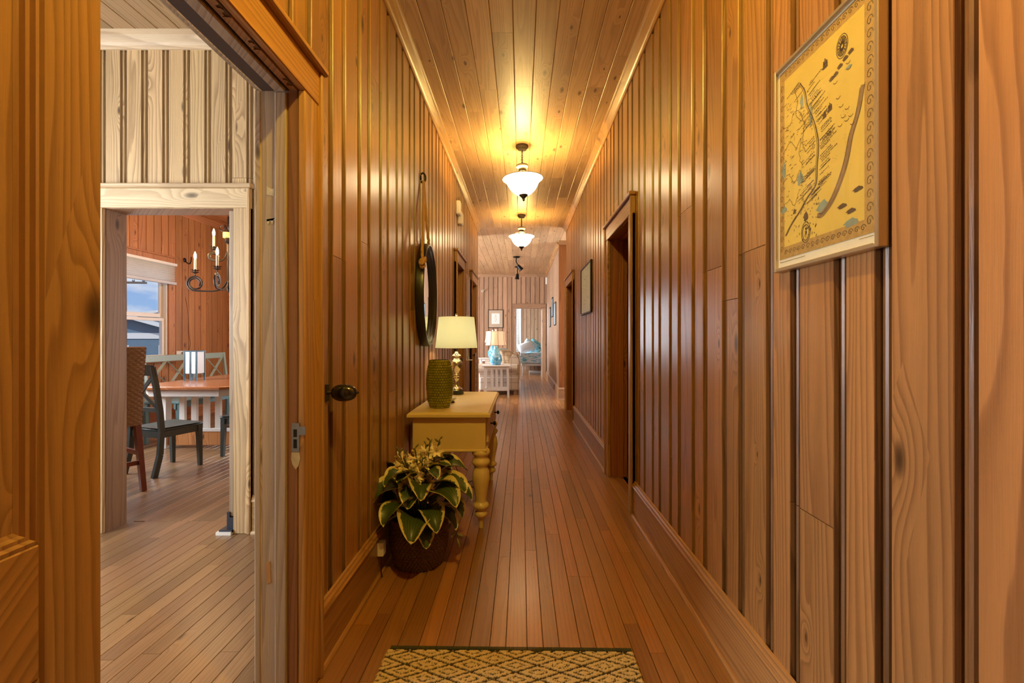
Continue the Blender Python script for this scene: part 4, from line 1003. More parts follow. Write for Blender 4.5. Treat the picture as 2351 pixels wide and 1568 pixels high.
# fine print in the lower margin
q = m0+.004
while q < m0+.13: w = rm.uniform(.002, .005); stroke(ink, [(q, m0+.009), (q+w, m0+.009)], .0018); q += w+.0018
q = MW-m0-.05
while q < MW-m0-.008: w = rm.uniform(.002, .004); stroke(ink, [(q, m0+.011), (q+w, m0+.011)], .0015); q += w+.0016
ink.build('printed_ink', M_INK, t, fix=False)
p_ = MB().box(-.0195, -.019, -MW/2+.011, MW/2-.011, .011, MH-.011).build('glazing', M_PANE, t)

# ---- framed print farther along the right wall
t = thing('framed_print', 'framed print coloured with the pale blue reflection of its glass, between the right-hand doorways', 'picture', (XR, 5.36, 1.605))
W_, H_ = .88, .62
for (y0, y1, z0, z1) in ((0, .02, 0, H_), (W_-.02, W_, 0, H_), (.02, W_-.02, 0, .02), (.02, W_-.02, H_-.02, H_)):
    MB().box(-.024, 0, y0, y1, z0, z1, .003).build('frame_rail', M_BLACK, t)
MB().box(-.014, -.004, .02, W_-.02, .02, H_-.02).build('print', mat('reflection_blue_print', (.70, .92, 1.0), .42, noise=.06, nscale=4, spec=1.0), t)  # pale blue is the cool reflection in the glass, put into the print
mb = MB()
for k in range(40):
    a, b = random.uniform(.2, .7), random.uniform(.12, .5); L = random.uniform(.02, .08)
    mb.add([(-.0146, a, b), (-.0146, a+L, b+.002), (-.0146, a+L, b+.006), (-.0146, a, b+.004)], [(0, 1, 2, 3)])
mb.build('print_lines', mat('pale_green_line', (.50, .66, .62), .2), t)
MB().box(-.018, -.0175, .02, W_-.02, .02, H_-.02).build('glazing', M_PANE, t)

# ---- woven rug
RX0, RX1, RY0, RY1 = -.555, .462, .45, 1.90
M_RUG, n_, l_, b_ = new_mat('braided_jute')
va = n_.new('ShaderNodeVertexColor'); va.layer_name = 'yarn'; l_.new(va.outputs[0], b_.inputs['Base Color']); b_.inputs['Roughness'].default_value = .95; b_.inputs['Specular IOR Level'].default_value = .1
t = thing('jute_rug', 'tan braided rug with dark diamonds and an olive edge', 'rug', (0, 0, 0))
nx, ny = 260, 330
vs, fs, cols = [], [], []
rr_ = random.Random(5)
for j in range(ny+1):
    y = RY0+(RY1-RY0)*j/ny
    for i in range(nx+1):
        x = RX0+(RX1-RX0)*i/nx
        u, v = (x+.02)/.175, (y+.01)/.076
        d1_ = abs(u-round(u))+abs(v-round(v)); d2_ = abs(u-.5-round(u-.5))+abs(v-.5-round(v-.5)); d = min(d1_, d2_)
        jig = .035*math.sin(x*420)*math.sin(y*900)+rr_.uniform(-.02, .02)
        dd = d+jig
        dark = dd > .435 or .17 < dd < .235
        row = math.sin((y-RY0)/.0105*2*PI/2); knot = math.sin((x/.013+.5*math.floor((y-RY0)/.0105))*2*PI)
        h = .0085+.0028*abs(row)*(.55+.45*abs(knot))-(.004 if dark else 0)+rr_.uniform(0, .0006)
        wob = .004*math.sin(y*160)*(1 if i in (0, nx) else 0)
        sk = -.016*(x-RX0)/(RX1-RX0)
        vs.append((x+wob, y+sk*(y-RY0)/(RY1-RY0), h if 0 < i < nx and 0 < j < ny else .002))
        q = rr_.uniform(.82, 1.12)
        cols.append((.060*q, .042*q, .022*q, 1) if dark else (.62*q, .45*q, .23*q, 1))
for j in range(ny):
    for i in range(nx): fs.append((j*(nx+1)+i, j*(nx+1)+i+1, (j+1)*(nx+1)+i+1, (j+1)*(nx+1)+i))
me = bpy.data.meshes.new('weave'); me.from_pydata(vs, [], fs); ca = me.color_attributes.new('yarn', 'FLOAT_COLOR', 'POINT')
ca.data.foreach_set('color', [c for q in cols for c in q]); me.polygons.foreach_set('use_smooth', [True]*len(me.polygons))
tag(link('weave', me, M_RUG, t), kind='stuff')
bnd = MB()
N_ = 190
for i in range(N_):
    x = RX0+.012+(RX1-RX0-.015)*i/N_; y = RY1+.006-.016*i/N_
    bnd.box(x, x+(RX1-RX0)/N_*.86, y-.008, y+.012, .001, .013, .003)
bnd.build('edge_binding', mat('olive_yarn', (.062, .058, .022), .9, noise=.3, nscale=200), t)

# ================================================================ LIVING ROOM AND BEDROOM
def pillow(name, label, cat, group, loc, w, h, d, rot, m):
    o = MB()
    def fn(u, v):
        a, b = u*2-1, v*2-1
        return a, b
    for sgn in (1, -1):
        def g(u, v):
            a, b = u*2-1, v*2-1
            e = (1-abs(a)**2.6)**.5*(1-abs(b)**2.6)**.5 if abs(a) < 1 and abs(b) < 1 else 0
            return (a*w/2*(1-.07*(1-abs(b)**2)*0-.06*abs(b)**2*abs(a)), sgn*d/2*e, b*h/2*(1-.06*abs(a)**2*abs(b)))
        o.grid(g, 14, 14)
    ob = o.build(name, m, None, 3); ob.location = loc; ob.rotation_euler = rot
    return tag(ob, label, cat, group)
def plaid(name, base, line, sx=.16, blue=None):
    m, n, l, b = new_mat(name); tc = n.new('ShaderNodeTexCoord'); s = n.new('ShaderNodeSeparateXYZ'); l.new(tc.outputs['Object'], s.inputs[0])
    def M(op, a, bb=0.0):
        x = n.new('ShaderNodeMath'); x.operation = op
        for i, v in enumerate((a, bb)):
            if isinstance(v, (int, float)): x.inputs[i].default_value = v
            else: l.new(v, x.inputs[i])
        return x.outputs[0]
    def st(o): return M('LESS_THAN', M('ABSOLUTE', M('SUBTRACT', M('FRACT', M('DIVIDE', o, sx)), .5)), .07)
    f = M('MAXIMUM', M('MAXIMUM', st(s.outputs[0]), st(s.outputs[1])), st(s.outputs[2]))
    mx = n.new('ShaderNodeMix'); mx.data_type = 'RGBA'; mx.inputs['A'].default_value = (*base, 1); mx.inputs['B'].default_value = (*line, 1); l.new(M('MULTIPLY', f, .7), mx.inputs['Factor'])
    l.new(mx.outputs['Result'], b.inputs['Base Color']); b.inputs['Roughness'].default_value = .9
    return m
M_SOFA = plaid('plaid_linen', (.47, .41, .35), (.30, .24, .19), .19)
M_TABW = mat('soft_white_paint', (.60, .58, .56), .45)
t = thing('sofa', 'beige plaid sofa with rolled arms beside the living room walkway', 'sofa', (-.505, 10.42, 0))
# local: faces -x; arms along x at both y ends
SW, SL = .95, 2.25
MB().box(-SW/2+.03, SW/2-.02, .0, SL, .10, .42, .03).build('base', M_SOFA, t)
for y0, y1 in ((0, .20), (SL-.20, SL)):
    a = MB().box(-SW/2+.02, SW/2-.06, y0+.02, y1-.01, .10, .58, .02)
    yc, zc, r = (y0+y1)/2, .595, .118
    a.prism([(yc+r*math.cos(2*PI*k/18), zc+r*math.sin(2*PI*k/18)) for k in range(18)], lambda p, q, x: (x, p, q), -SW/2, SW/2-.05)
    a.build('arm', M_SOFA, t, SM)
bk = [(.20, .35), (.47, .35), (.475, .62), (.44, .84), (.40, .90), (.33, .92), (.27, .88), (.22, .70)]
MB().prism(bk, lambda p, q, y: (p, y, q), .05, SL-.05).build('back', M_SOFA, t, SM)
for y0 in (.22, .22+(SL-.44)/2): MB().box(-SW/2, .22, y0+.004, y0+(SL-.44)/2-.004, .42, .56, .04).build('seat_cushion', M_SOFA, t, SM)
for x in (-.40, .38):
    for y in (.08, SL-.08): MB().box(x-.035, x+.035, y-.035, y+.035, 0, .10, .005).build('foot', mat('sofa_foot', (.30, .19, .10), .5) if not bpy.data.materials.get('sofa_foot') else bpy.data.materials['sofa_foot'], t)
pillow('throw_pillow', 'plaid beige throw pillow leaning in the near corner of the sofa', 'pillow', 'pillows on the sofa', (-.31, 10.78, .80), .46, .46, .17, (-.35, .12, .75), plaid('plaid_beige', (.58, .50, .40), (.30, .24, .17), .12))
pillow('throw_pillow', 'pale blue patterned throw pillow behind the plaid pillow on the sofa', 'pillow', 'pillows on the sofa', (-.40, 11.15, .84), .46, .46, .16, (-.35, .0, 1.0), plaid('pale_blue_check', (.56, .70, .76), (.22, .50, .60), .07))

def end_table(loc, label, w, d, h):
    t = thing('end_table', label, 'table', loc, 0, 'white slatted end tables by the sofa')
    MB().box(-w/2-.05, w/2+.05, -d/2-.03, d/2+.03, h-.026, h, .008).build('table_top', M_TABW, t)
    for x in (-1, 1):
        for y in (-1, 1):
            cx, cy = x*(w/2-.025), y*(d/2-.025)
            MB().bar((cx, cy, h-.026), (cx+.012*x, cy+.01*y, 0), .05, .05, (1, 0, 0), .034, .034).build('leg', M_TABW, t)
    for y in (-1, 1):
        cy = y*(d/2-.025)
        MB().box(-w/2+.02, w/2-.02, cy-.012, cy+.012, h-.085, h-.026).build('top_rail', M_TABW, t)
        MB().box(-w/2+.02, w/2-.02, cy-.012, cy+.012, .155, .20).build('bottom_rail', M_TABW, t)
        for k in (-1, 0, 1): MB().box(k*.105-.019, k*.105+.019, cy-.008, cy+.008, .20, h-.085).build('slat', M_TABW, t)
    for x in (-1, 1):
        cx = x*(w/2-.025); MB().box(cx-.012, cx+.012, -d/2+.04, d/2-.04, h-.085, h-.026).build('side_rail', M_TABW, t); MB().box(cx-.012, cx+.012, -d/2+.04, d/2-.04, .155, .20).build('side_rail', M_TABW, t)
end_table((-.535, 10.12, 0), 'white slatted end table in front of the sofa arm, nearest the hall', .54, .42, .705)
end_table((-.86, 12.95, 0), 'white end table beyond the sofa, under the farther blue lamp', .60, .42, .74)
M_BGLASS, n_, l_, b_ = new_mat('swirled_blue_glass')
tc = n_.new('ShaderNodeTexCoord'); nz = n_.new('ShaderNodeTexNoise'); nz.inputs['Scale'].default_value = 7; nz.inputs['Distortion'].default_value = 2.2; nz.inputs['Detail'].default_value = 3
rp = n_.new('ShaderNodeValToRGB'); rp.color_ramp.elements[0].position = .38; rp.color_ramp.elements[0].color = (.02, .33, .52, 1); rp.color_ramp.elements[1].position = .62; rp.color_ramp.elements[1].color = (.42, .66, .80, 1)
l_.new(tc.outputs['Object'], nz.inputs['Vector']); l_.new(nz.outputs[0], rp.inputs[0]); l_.new(rp.outputs[0], b_.inputs['Base Color']); b_.inputs['Roughness'].default_value = .08; b_.inputs['Transmission Weight'].default_value = .15; b_.inputs['Coat Weight'].default_value = .6
M_BSHADE = shade_mat('peach_lampshade', (.86, .74, .62), .45)
M_SEAM = mat('shade_seam', (.34, .20, .12), .8)
def blue_lamp(loc, label, p):
    t = thing('blue_glass_lamp', label, 'lamp', loc, .3, 'blue glass lamps on the end tables')
    MB().lathe([(0, 0), (.085, 0), (.10, .006), (.128, .05), (.142, .10), (.140, .145), (.122, .20), (.096, .25), (.070, .30), (.050, .345), (.044, .39), (.046, .42), (.0, .425)], 36).build('glass_base', M_BGLASS, t, 3)
    MB().lathe([(.03, .42), (.03, .45), (.006, .455), (.006, .755)], 14).build('socket_rod', M_BRONZE, t, SM)
    sp = [(.232, .435), (.214, .50), (.203, .56), (.196, .62), (.192, .68), (.190, .745)]
    MB().lathe(sp+[(r-.003, z) for r, z in sp[::-1]]+[sp[0]], 40, cap=False).build('lamp_shade', M_BSHADE, t, SM)
    sm = MB()
    for k in range(8):
        a = 2*PI*k/8; sm.tube([((r+.002)*math.cos(a), (r+.002)*math.sin(a), z) for r, z in sp], .004, 5)
    for r, z in (sp[0], sp[-1]): sm.tube([(r*math.cos(2*PI*k/40), r*math.sin(2*PI*k/40), z) for k in range(40)], .004, 5, closed=True)
    sm.build('shade_seams', M_SEAM, t)
    f = MB()
    for k in range(3): f.tube([(0, 0, .742), (.19*math.cos(k*2.094), .19*math.sin(k*2.094), .742)], .0025, 5)
    f.build('shade_spider', M_BRONZE, t)
    MB().lathe([(0, .75), (.012, .752), (.022, .772), (.016, .79), (0, .796)], 14).build('finial', M_WHITE, t, SM)
    MB().lathe([(0, .46), (.02, .48), (.028, .51), (.02, .55), (0, .56)], 12).build('bulb', glow_bulb, t, SM)
    point('blue_lamp_glow', (loc[0], loc[1], loc[2]+.60), p, (1, .80, .58), .03)
blue_lamp((-.555, 10.12, .705), 'swirled blue glass lamp with peach shade on the nearest end table', 10)
blue_lamp((-.80, 12.95, .74), 'farther swirled blue glass lamp, half hidden behind the nearer one', 8)

# picture on the far wall
t = thing('botanical_picture', 'framed botanical print with tan mat on the far living room wall', 'picture', (-1.05, 14.6, 1.62))
W_, H_ = .485, .585
for (x0, x1, z0, z1) in ((0, .022, 0, H_), (W_-.022, W_, 0, H_), (.022, W_-.022, 0, .022), (.022, W_-.022, H_-.022, H_)): MB().box(x0, x1, -.03, 0, z0, z1, .003).build('frame_rail', mat('walnut_frame', (.05, .03, .02), .4) if not bpy.data.materials.get('walnut_frame') else bpy.data.materials['walnut_frame'], t)
MB().box(.02, W_-.02, -.016, 0, .02, H_-.02).build('mat_board', mat('tan_mat', (.46, .36, .26), .8), t)
MB().box(.115, W_-.115, -.018, -.015, .13, H_-.12).build('print', mat('print_paper', (.78, .76, .72), .8), t)
mb = MB()
for k in range(22):
    a = .242+random.uniform(-.05, .05)*(1-(k/30)); z = .18+k*.011; mb.add([(a-.012, -.0186, z), (a+.012, -.0186, z+.006), (a+.006, -.0186, z+.016)], [(0, 1, 2)])
mb.build('print_drawing', mat('grey_ink', (.18, .20, .20), .8), t, fix=False)
# three small black frames on the lit right wall
for y0, y1, z0, z1, lab in ((12.3, 13.2, 1.60, 2.15, 'left one of three dark frames grouped on the lit living room wall'), (11.4, 12.2, 1.84, 2.34, 'topmost of three dark frames grouped on the lit living room wall'), (10.5, 11.25, 1.60, 2.15, 'right one of three dark frames grouped on the lit living room wall')):
    y0, y1 = (y0+y1)/2-.25, (y0+y1)/2+.25
    t = thing('small_frame', lab, 'picture', (.82, y0, z0), 0, 'dark frames on the lit living room wall')
    w, h = y1-y0, z1-z0
    for (a0, a1, b0, b1) in ((0, .025, 0, h), (w-.025, w, 0, h), (.025, w-.025, 0, .025), (.025, w-.025, h-.025, h)): MB().box(-.022, 0, a0, a1, b0, b1, .004).build('frame_rail', M_BLACK, t)
    MB().box(-.014, 0, .02, w-.02, .02, h-.02).build('print', mat('grey_blue_print', (.35, .45, .50), .3) if not bpy.data.materials.get('grey_blue_print') else bpy.data.materials['grey_blue_print'], t)
t = thing('wall_sensor', 'small white sensor high in the living room corner', 'sensor', (.82, 14.2, 3.08)); MB().box(-.05, 0, 0, .10, -.11, .11, .012).build('housing', M_PLASTIC, t); MB().box(-.054, -.05, .02, .08, -.02, .06).build('lens', mat('sensor_lens', (.6, .6, .6), .2), t)
t = thing('wall_outlet', 'brown outlet in the baseboard of the lit living room wall', 'outlet', (.80, 10.95, .07)); MB().box(-.006, 0, 0, .07, 0, .115, .002).build('cover', M_BRONZE, t)
for k in (0, 1): MB().box(-.009, -.005, .018, .052, .018+k*.045, .05+k*.045, .002).build('socket', M_BLACK, t)
t = thing('floor_vent', 'small pale pair of floor outlets on the living room floor', 'outlet', (.50, 10.65, 0)); 
for k in (0, 1): MB().lathe([(0, 0), (.03, 0), (.03, .008), (.02, .012), (0, .012)], 14, (k*.105, 0, 0)).build('cover', mat('brass_cover', (.75, .55, .40), .3, .5) if not bpy.data.materials.get('brass_cover') else bpy.data.materials['brass_cover'], t, SM)
t = thing('wall_hook', 'small pale hook on the far living room wall', 'hook', (-1.22, 14.6, 2.80)); MB().lathe([(.05, 0), (.05, -.02), (.02, -.03)], 14, axis='Y').build('plate', M_RING, t); MB().tube(smooth_path([(0, -.02, 0), (.02, -.07, -.02), (.05, -.09, .02), (.08, -.07, .06)]), .012, 6).build('arm', M_RING, t, 3)

# bed
t = thing('bed', 'white bed with a blue and white coverlet seen through the far doorway', 'bed', (.02, 16.4, 0))
MB().box(0, 2.1, 0, 1.9, .30, .38, .01).build('bed_rail', M_WHITE, t)
for x in (.06, 2.04):
    for y in (.04, 1.86): MB().box(x-.03, x+.03, y-.03, y+.03, 0, .31, .004).build('leg', M_WHITE, t)
MB().box(.02, 2.08, .03, 1.87, .38, .70, .05).build('mattress', M_WHITE, t)
M_COVER, n_, l_, b_ = new_mat('patterned_coverlet')
tc = n_.new('ShaderNodeTexCoord'); mpn = n_.new('ShaderNodeMapping'); mpn.inputs['Scale'].default_value = (3.2, 1.5, 17); nz = n_.new('ShaderNodeTexNoise'); nz.inputs['Scale'].default_value = 1.6; nz.inputs['Detail'].default_value = 1
rp = n_.new('ShaderNodeValToRGB'); rp.color_ramp.interpolation = 'CONSTANT'
rp.color_ramp.elements[0].color = (.10, .48, .66, 1); e = rp.color_ramp.elements.new(.40); e.color = (.28, .62, .78, 1); rp.color_ramp.elements[1].position = .38; rp.color_ramp.elements[2].position = .46; rp.color_ramp.elements[2].color = (.78, .86, .90, 1); rp.color_ramp.elements[1].color = (.28, .62, .78, 1)
l_.new(tc.outputs['Object'], mpn.inputs[0]); l_.new(mpn.outputs[0], nz.inputs['Vector']); l_.new(nz.outputs[0], rp.inputs[0]); l_.new(rp.outputs[0], b_.inputs['Base Color']); b_.inputs['Roughness'].default_value = .9
cv_ = MB()
cv_.grid(lambda u, v: (-.02+.03*math.sin(v*9)-(.10 if 0 else 0)*v+u*2.14+(-.16*(1-u)**4*(1-v) if v < 1 else 0), -.02-.02*math.sin(u*22)*(1-v), .40+.36*v), 40, 8)
cv_.grid(lambda u, v: (-.02+u*2.14, -.02+v*1.9, .76+.012*math.sin(u*7)*math.sin(v*5)), 20, 10)
cv_.grid(lambda u, v: (-.03-.05*(1-v), -.02+u*1.9, .42+.34*v), 10, 5)
cv_.build('coverlet', M_COVER, t, SM)
M_PW = mat('white_pillowcase', (.82, .84, .86), .9, noise=.05, nscale=8); M_PT = plaid('teal_pillowcase', (.16, .52, .62), (.55, .78, .85), .11)
pillow('bed_pillow', 'large white pillow leaning leftmost on the bed', 'pillow', 'pillows on the bed', (.17, 16.66, .965), .56, .38, .20, (-.5, -.30, .25), M_PW)
pillow('bed_pillow', 'pale blue-white pillow standing in the middle on the bed', 'pillow', 'pillows on the bed', (.33, 16.98, 1.015), .50, .44, .18, (-.4, .55, .2), plaid('pale_check_case', (.72, .82, .86), (.45, .72, .82), .13))
pillow('bed_pillow', 'teal patterned pillow tilted at the right of the white ones', 'pillow', 'pillows on the bed', (.55, 17.3, 1.0), .52, .42, .16, (-.3, .62, .15), M_PT)
t = thing('storage_bin', 'low white tray under the bed', 'tray', (.62, 16.5, 0)); MB().box(-.32, .5, 0, .4, .004, .08, .01).build('tray', M_WHITE, t); MB().box(-.33, .51, -.01, .41, .07, .09, .004).build('lip', M_WHITE, t)
t = thing('storage_box', 'small black box on the bedroom floor left of the bed leg', 'box', (-.16, 16.8, 0))
MB().box(-.11, .11, -.09, .09, .0, .20, .008).build('body', M_BLACK, t); MB().box(-.117, .117, -.097, .097, .20, .235, .006).build('lid', M_BLACK, t)
MB().box(.02, .08, -.0935, -.088, .05, .10, .001).build('tag', M_WHITE, t)

# windows: frame, sashes, panes, blinds
def window(name, axis, plane, sgn, a, b, z0, z1, label, m, depth=.09, bars=0, meet=True):
    root = tag(empty(name), label, kind='structure')
    def bx(nm, s0, s1, d0, d1, q0, q1, mm, bev=0):
        p = (plane+sgn*d0, s0, q0) if axis == 'Y' else (s0, plane+sgn*d0, q0); q = (plane+sgn*d1, s1, q1) if axis == 'Y' else (s1, plane+sgn*d1, q1)
        return MB().box(*[v for i in range(3) for v in (min(p[i], q[i]), max(p[i], q[i]))], bev).build(nm, mm, root)
    bx('casing_leg', a-.11, a, 0, .022, z0-.02, z1+.11, m, .003); bx('casing_leg', b, b+.11, 0, .022, z0-.02, z1+.11, m, .003)
    bx('casing_head', a, b, 0, .022, z1, z1+.11, m, .003); bx('head_cap', a-.125, b+.125, 0, .04, z1+.11, z1+.135, m, .003); bx('sill', a-.13, b+.13, -.02, .05, z0-.045, z0-.02, m, .004)
    for s0, s1 in ((a, a+.025), (b-.025, b)): bx('frame_side', s0, s1, -.11, -.001, z0-.02, z1, M_WHITE)
    bx('frame_top', a, b, -.11, -.001, z1-.02, z1, M_WHITE); bx('frame_bottom', a, b, -.11, -.02, z0-.02, z0+.01, M_WHITE)
    zm = (z0+z1)/2-.10 if meet else z1
    for k, (q0, q1, d0) in enumerate(((z0, zm, -.06), (zm, z1, -.095)) if meet else ((z0, z1, -.06),)):
        for s0, s1 in ((a+.025, a+.07), (b-.07, b-.025)): bx('sash_stile', s0, s1, d0, d0+.032, q0+.01, q1, M_WHITE, .003)
        bx('sash_rail', a+.07, b-.07, d0, d0+.032, q1-.045, q1, M_WHITE, .003); bx('sash_rail', a+.07, b-.07, d0, d0+.032, q0+.01, q0+.07, M_WHITE, .003)
        bx('pane', a+.065, b-.065, d0+.014, d0+.018, q0+.06, q1-.04, M_PANE)
    return root
window('window_1', 'Y', -5.4, 1, DW[0], DW[1], DW[2], DW[3], 'white sash window of the dining room', W_DIN)
window('window_2', 'X', 18.5, -1, -1.3, -.1, .8, 2.75, 'bright bedroom window with white slatted blind', M_WHITE)
window('window_3', 'Y', -5.0, 1, 9.4, 13.4, .9, 2.5, 'wide living room window', W_FAR, meet=False)
window('window_8', 'X', 14.6, -1, -3.5, -2.0, .85, 2.55, 'window in the far living room wall', W_FARX, meet=False)
window('window_4', 'Y', -4.3, 1, .55, 2.05, .9, 2.5, 'pantry window', W_PALEZ, meet=False)
window('window_5', 'X', 9.0, -1, -2.6, -1.2, .95, 2.5, 'end window of the dining room', W_DIN, meet=False)
window('window_6', 'Y', -2.0, 1, 16.2, 17.8, .9, 2.5, 'side window of the bedroom', W_FAR, meet=False)
window('window_7', 'Y', 3.0, -1, 8.55, 9.55, .9, 2.5, 'cross hall window', W_FAR, meet=False)
# cellular shade half lowered on the dining window
M_BLIND = shade_mat('white_cellular_shade', (.92, .91, .88), .65)
t = thing('window_shade', 'white pleated shade half lowered over the dining room window', 'blind', (-5.375, 0, 0))
MB().box(0, .06, DW[0]-.06, DW[1]+.09, 2.405, 2.445, .004).build('head_rail', M_WHITE, t)
zz = []
for k in range(19): zz += [(.012 if k % 2 else .046, 2.405-.245*k/18)]
zz = [(0, 0)]*0+zz
MB().add([(x, y, z) for x, z in zz for y in (DW[0]-.05, DW[1]+.08)], [(2*i, 2*i+1, 2*i+3, 2*i+2) for i in range(len(zz)-1)]).build('pleated_fabric', M_BLIND, t)
MB().box(.004, .052, DW[0]-.055, DW[1]+.085, 2.118, 2.160, .004).build('bottom_rail', mat('shade_rail_grey', (.55, .58, .64), .5), t)
# slatted blind of the bedroom window
t = thing('slatted_blind', 'white slatted blind on the bedroom window', 'blind', (0, 18.44, 0))
MB().box(-1.30, -.10, -.03, .03, 2.70, 2.75, .003).build('head_rail', M_WHITE, t)
for k in range(46):
    z = 2.68-k*.041; MB().bar((-1.29, 0, z), (-.11, 0, z), .045, .003, (0, 1, .55)).build('slat', M_WHITE, t)
for x in (-1.1, -.2): MB().tube([(x, -.026, 2.7), (x, -.026, .80)], .0035, 5).build('ladder_cord', M_WHITE, t)

# ================================================================ DINING ROOM
M_TEAL = mat('window_lit_teal_paint', (.16, .27, .28), .35, noise=.15, nscale=25)  # teal is the window light put into the chair's paint; bench shares it
M_DKTEAL = mat('dark_grey_green_paint', (.060, .080, .078), .34, noise=.2, nscale=25)
def x_chair(loc, rz, label, m, group='cross-back chairs at the dining table'):
    """faces +y; cross-back"""
    t = thing('cross_back_chair', label, 'chair', loc, rz, group)
    seat = MB().grid(lambda u, v: ((u-.5)*(.44-.05*(1-v)), (v-.5)*.42, .445-.012*math.sin(PI*u)*math.sin(PI*min(1, v*1.1))), 8, 8)
    seat.box(-.205, .205, -.205, .21, .415, .436, .006)
    seat.build('seat', m, t, SM)
    for x in (-1, 1): MB().bar((x*.185, .175, .42), (x*.19, .185, 0), .046, .046, (1, 0, 0), .032, .032).build('leg', m, t)
    for x in (-1, 1):
        pts = [(-.265, 0), (-.215, .20), (-.20, .42), (-.215, .62), (-.25, .85), (-.285, 1.03)]
        mb = MB()
        for (ya, za), (yb, zb) in zip(pts, pts[1:]): mb.bar((x*.20, ya, za), (x*.20, yb, zb), .034, .044, (1, 0, 0))
        mb.build('leg', m, t)
    MB().box(-.17, .17, .155, .178, .355, .415).build('apron_rail', m, t)
    for x in (-1, 1): MB().bar((x*.186, .16, .385), (x*.195, -.2, .385), .022, .06, (1, 0, 0)).build('apron_rail', m, t)
    MB().box(-.185, .185, -.212, -.19, .355, .415).build('apron_rail', m, t)
    MB().grid(lambda u, v: ((u-.5)*.44, -.275-.012-.03*math.sin(PI*u)-.02*v, .945+v*.10+.012*math.sin(PI*u)), 10, 2).grid(lambda u, v: ((u-.5)*.44, -.275+.012-.03*math.sin(PI*u)-.02*v, .945+v*.10+.012*math.sin(PI*u)), 10, 2).build('top_rail', m, t)
    MB().box(-.19, .19, -.225, -.203, .60, .64).build('lower_rail', m, t)
    for x in (-1, 1): MB().bar((-x*.185, -.215, .63), (x*.185, -.265, .95), .034, .014, (0, 1, 0) if 0 else (1, 0, -.6*x)).build('cross_slat', m, t)
    return t
x_chair((-3.52, 4.56, 0), math.radians(-17), 'dark grey-green cross-back chair nearest the doorway, beside the wicker stool', M_DKTEAL)
x_chair((-3.08, 5.20, 0), math.radians(88), 'dark grey-green chair at the right of the table, cut off by the door edge', M_DKTEAL)
x_chair((-4.78, 5.42, 0), math.radians(-92), 'cross-back chair at the window side of the table, window light put into its teal', M_TEAL)
# long bench with crossed back
t = thing('dining_bench', 'long grey-teal bench with crossed back behind the dining table', 'bench', (-4.72, 0, 0))
M_SAGE = mat('sage_grey_paint', (.30, .38, .33), .35, noise=.12, nscale=25)
Y0, Y1 = 6.02, 7.75
MB().box(-.25, .22, Y0, Y1, .43, .462, .006).build('seat', M_TEAL, t)
for y in (Y0+.04, Y1-.04):
    MB().bar((.18, y, .43), (.185, y, 0), .046, .046, (1, 0, 0), .034, .034).build('leg', M_TEAL, t)
    MB().bar((-.24, y, 0), (-.23, y, .46), .04, .046, (1, 0, 0)).build('leg', M_TEAL, t); MB().bar((-.23, y, .46), (-.30, y, 1.05), .034, .05, (1, 0, 0)).build('back_post', M_SAGE, t)
MB().box(-.31, -.285, Y0, Y1, .97, 1.06, .006).build('top_rail', M_SAGE, t); MB().box(-.262, -.24, Y0, Y1, .60, .645, .004).build('lower_rail', M_SAGE, t); MB().box(.15, .175, Y0, Y1, .36, .43).build('apron_rail', M_TEAL, t)
for k in range(4):
    ya = Y0+.06+(Y1-Y0-.12)*k/4; yb = Y0+.06+(Y1-Y0-.12)*(k+1)/4-.03
    for p, q in ((ya, yb), (yb, ya)): MB().bar((-.252, p, .64), (-.293, q, .975), .034, .014, (0, 1, .8 if q > p else -.8)).build('cross_slat', M_SAGE, t)
# table with clipped corners
t = thing('dining_table', 'dining table with a clipped-corner wood top and white slatted base', 'table', (-3.78, 6.12, 0))
hw, hl, ch = .60, 1.06, .16
oc = [(-hw+ch, -hl), (hw-ch, -hl), (hw, -hl+ch), (hw, hl-ch), (hw-ch, hl), (-hw+ch, hl), (-hw, hl-ch), (-hw, -hl+ch)]
def octo(k, z): return [(x*k, y*(1-(1-k)*hw/hl), z) for x, y in oc]
vs = octo(.985, .722)+octo(1, .732)+octo(1, .752)+octo(.985, .76)
MB().add(vs, [(i*8+k, i*8+(k+1) % 8, i*8+8+(k+1) % 8, i*8+8+k) for i in range(3) for k in range(8)]+[tuple(range(8))[::-1], tuple(range(24, 32))]).build('table_top', W_TABLE, t)
vs = octo(.90, .645)+octo(.90, .722)
MB().add(vs, [(k, (k+1) % 8, 8+(k+1) % 8, 8+k) for k in range(8)]+[tuple(range(8))[::-1], tuple(range(8, 16))]).build('apron', M_WHITE, t)
for sy in (-1, 1):
    for x in (-.42, .42): MB().box(x-.045, x+.045, sy*.72-.045, sy*.72+.045, 0, .65, .004).build('leg', M_WHITE, t)
    for x in (-.21, -.07, .07, .21): MB().box(x-.03, x+.03, sy*.72-.02, sy*.72+.02, .22, .65).build('slat', M_WHITE, t)
    MB().box(-.40, .40, sy*.72-.03, sy*.72+.03, .20, .235, .003).build('foot_rail', M_WHITE, t); MB().box(-.40, .40, sy*.72-.022, sy*.72+.022, .04, .20, .003).build('kick_board', W_DIN, t)
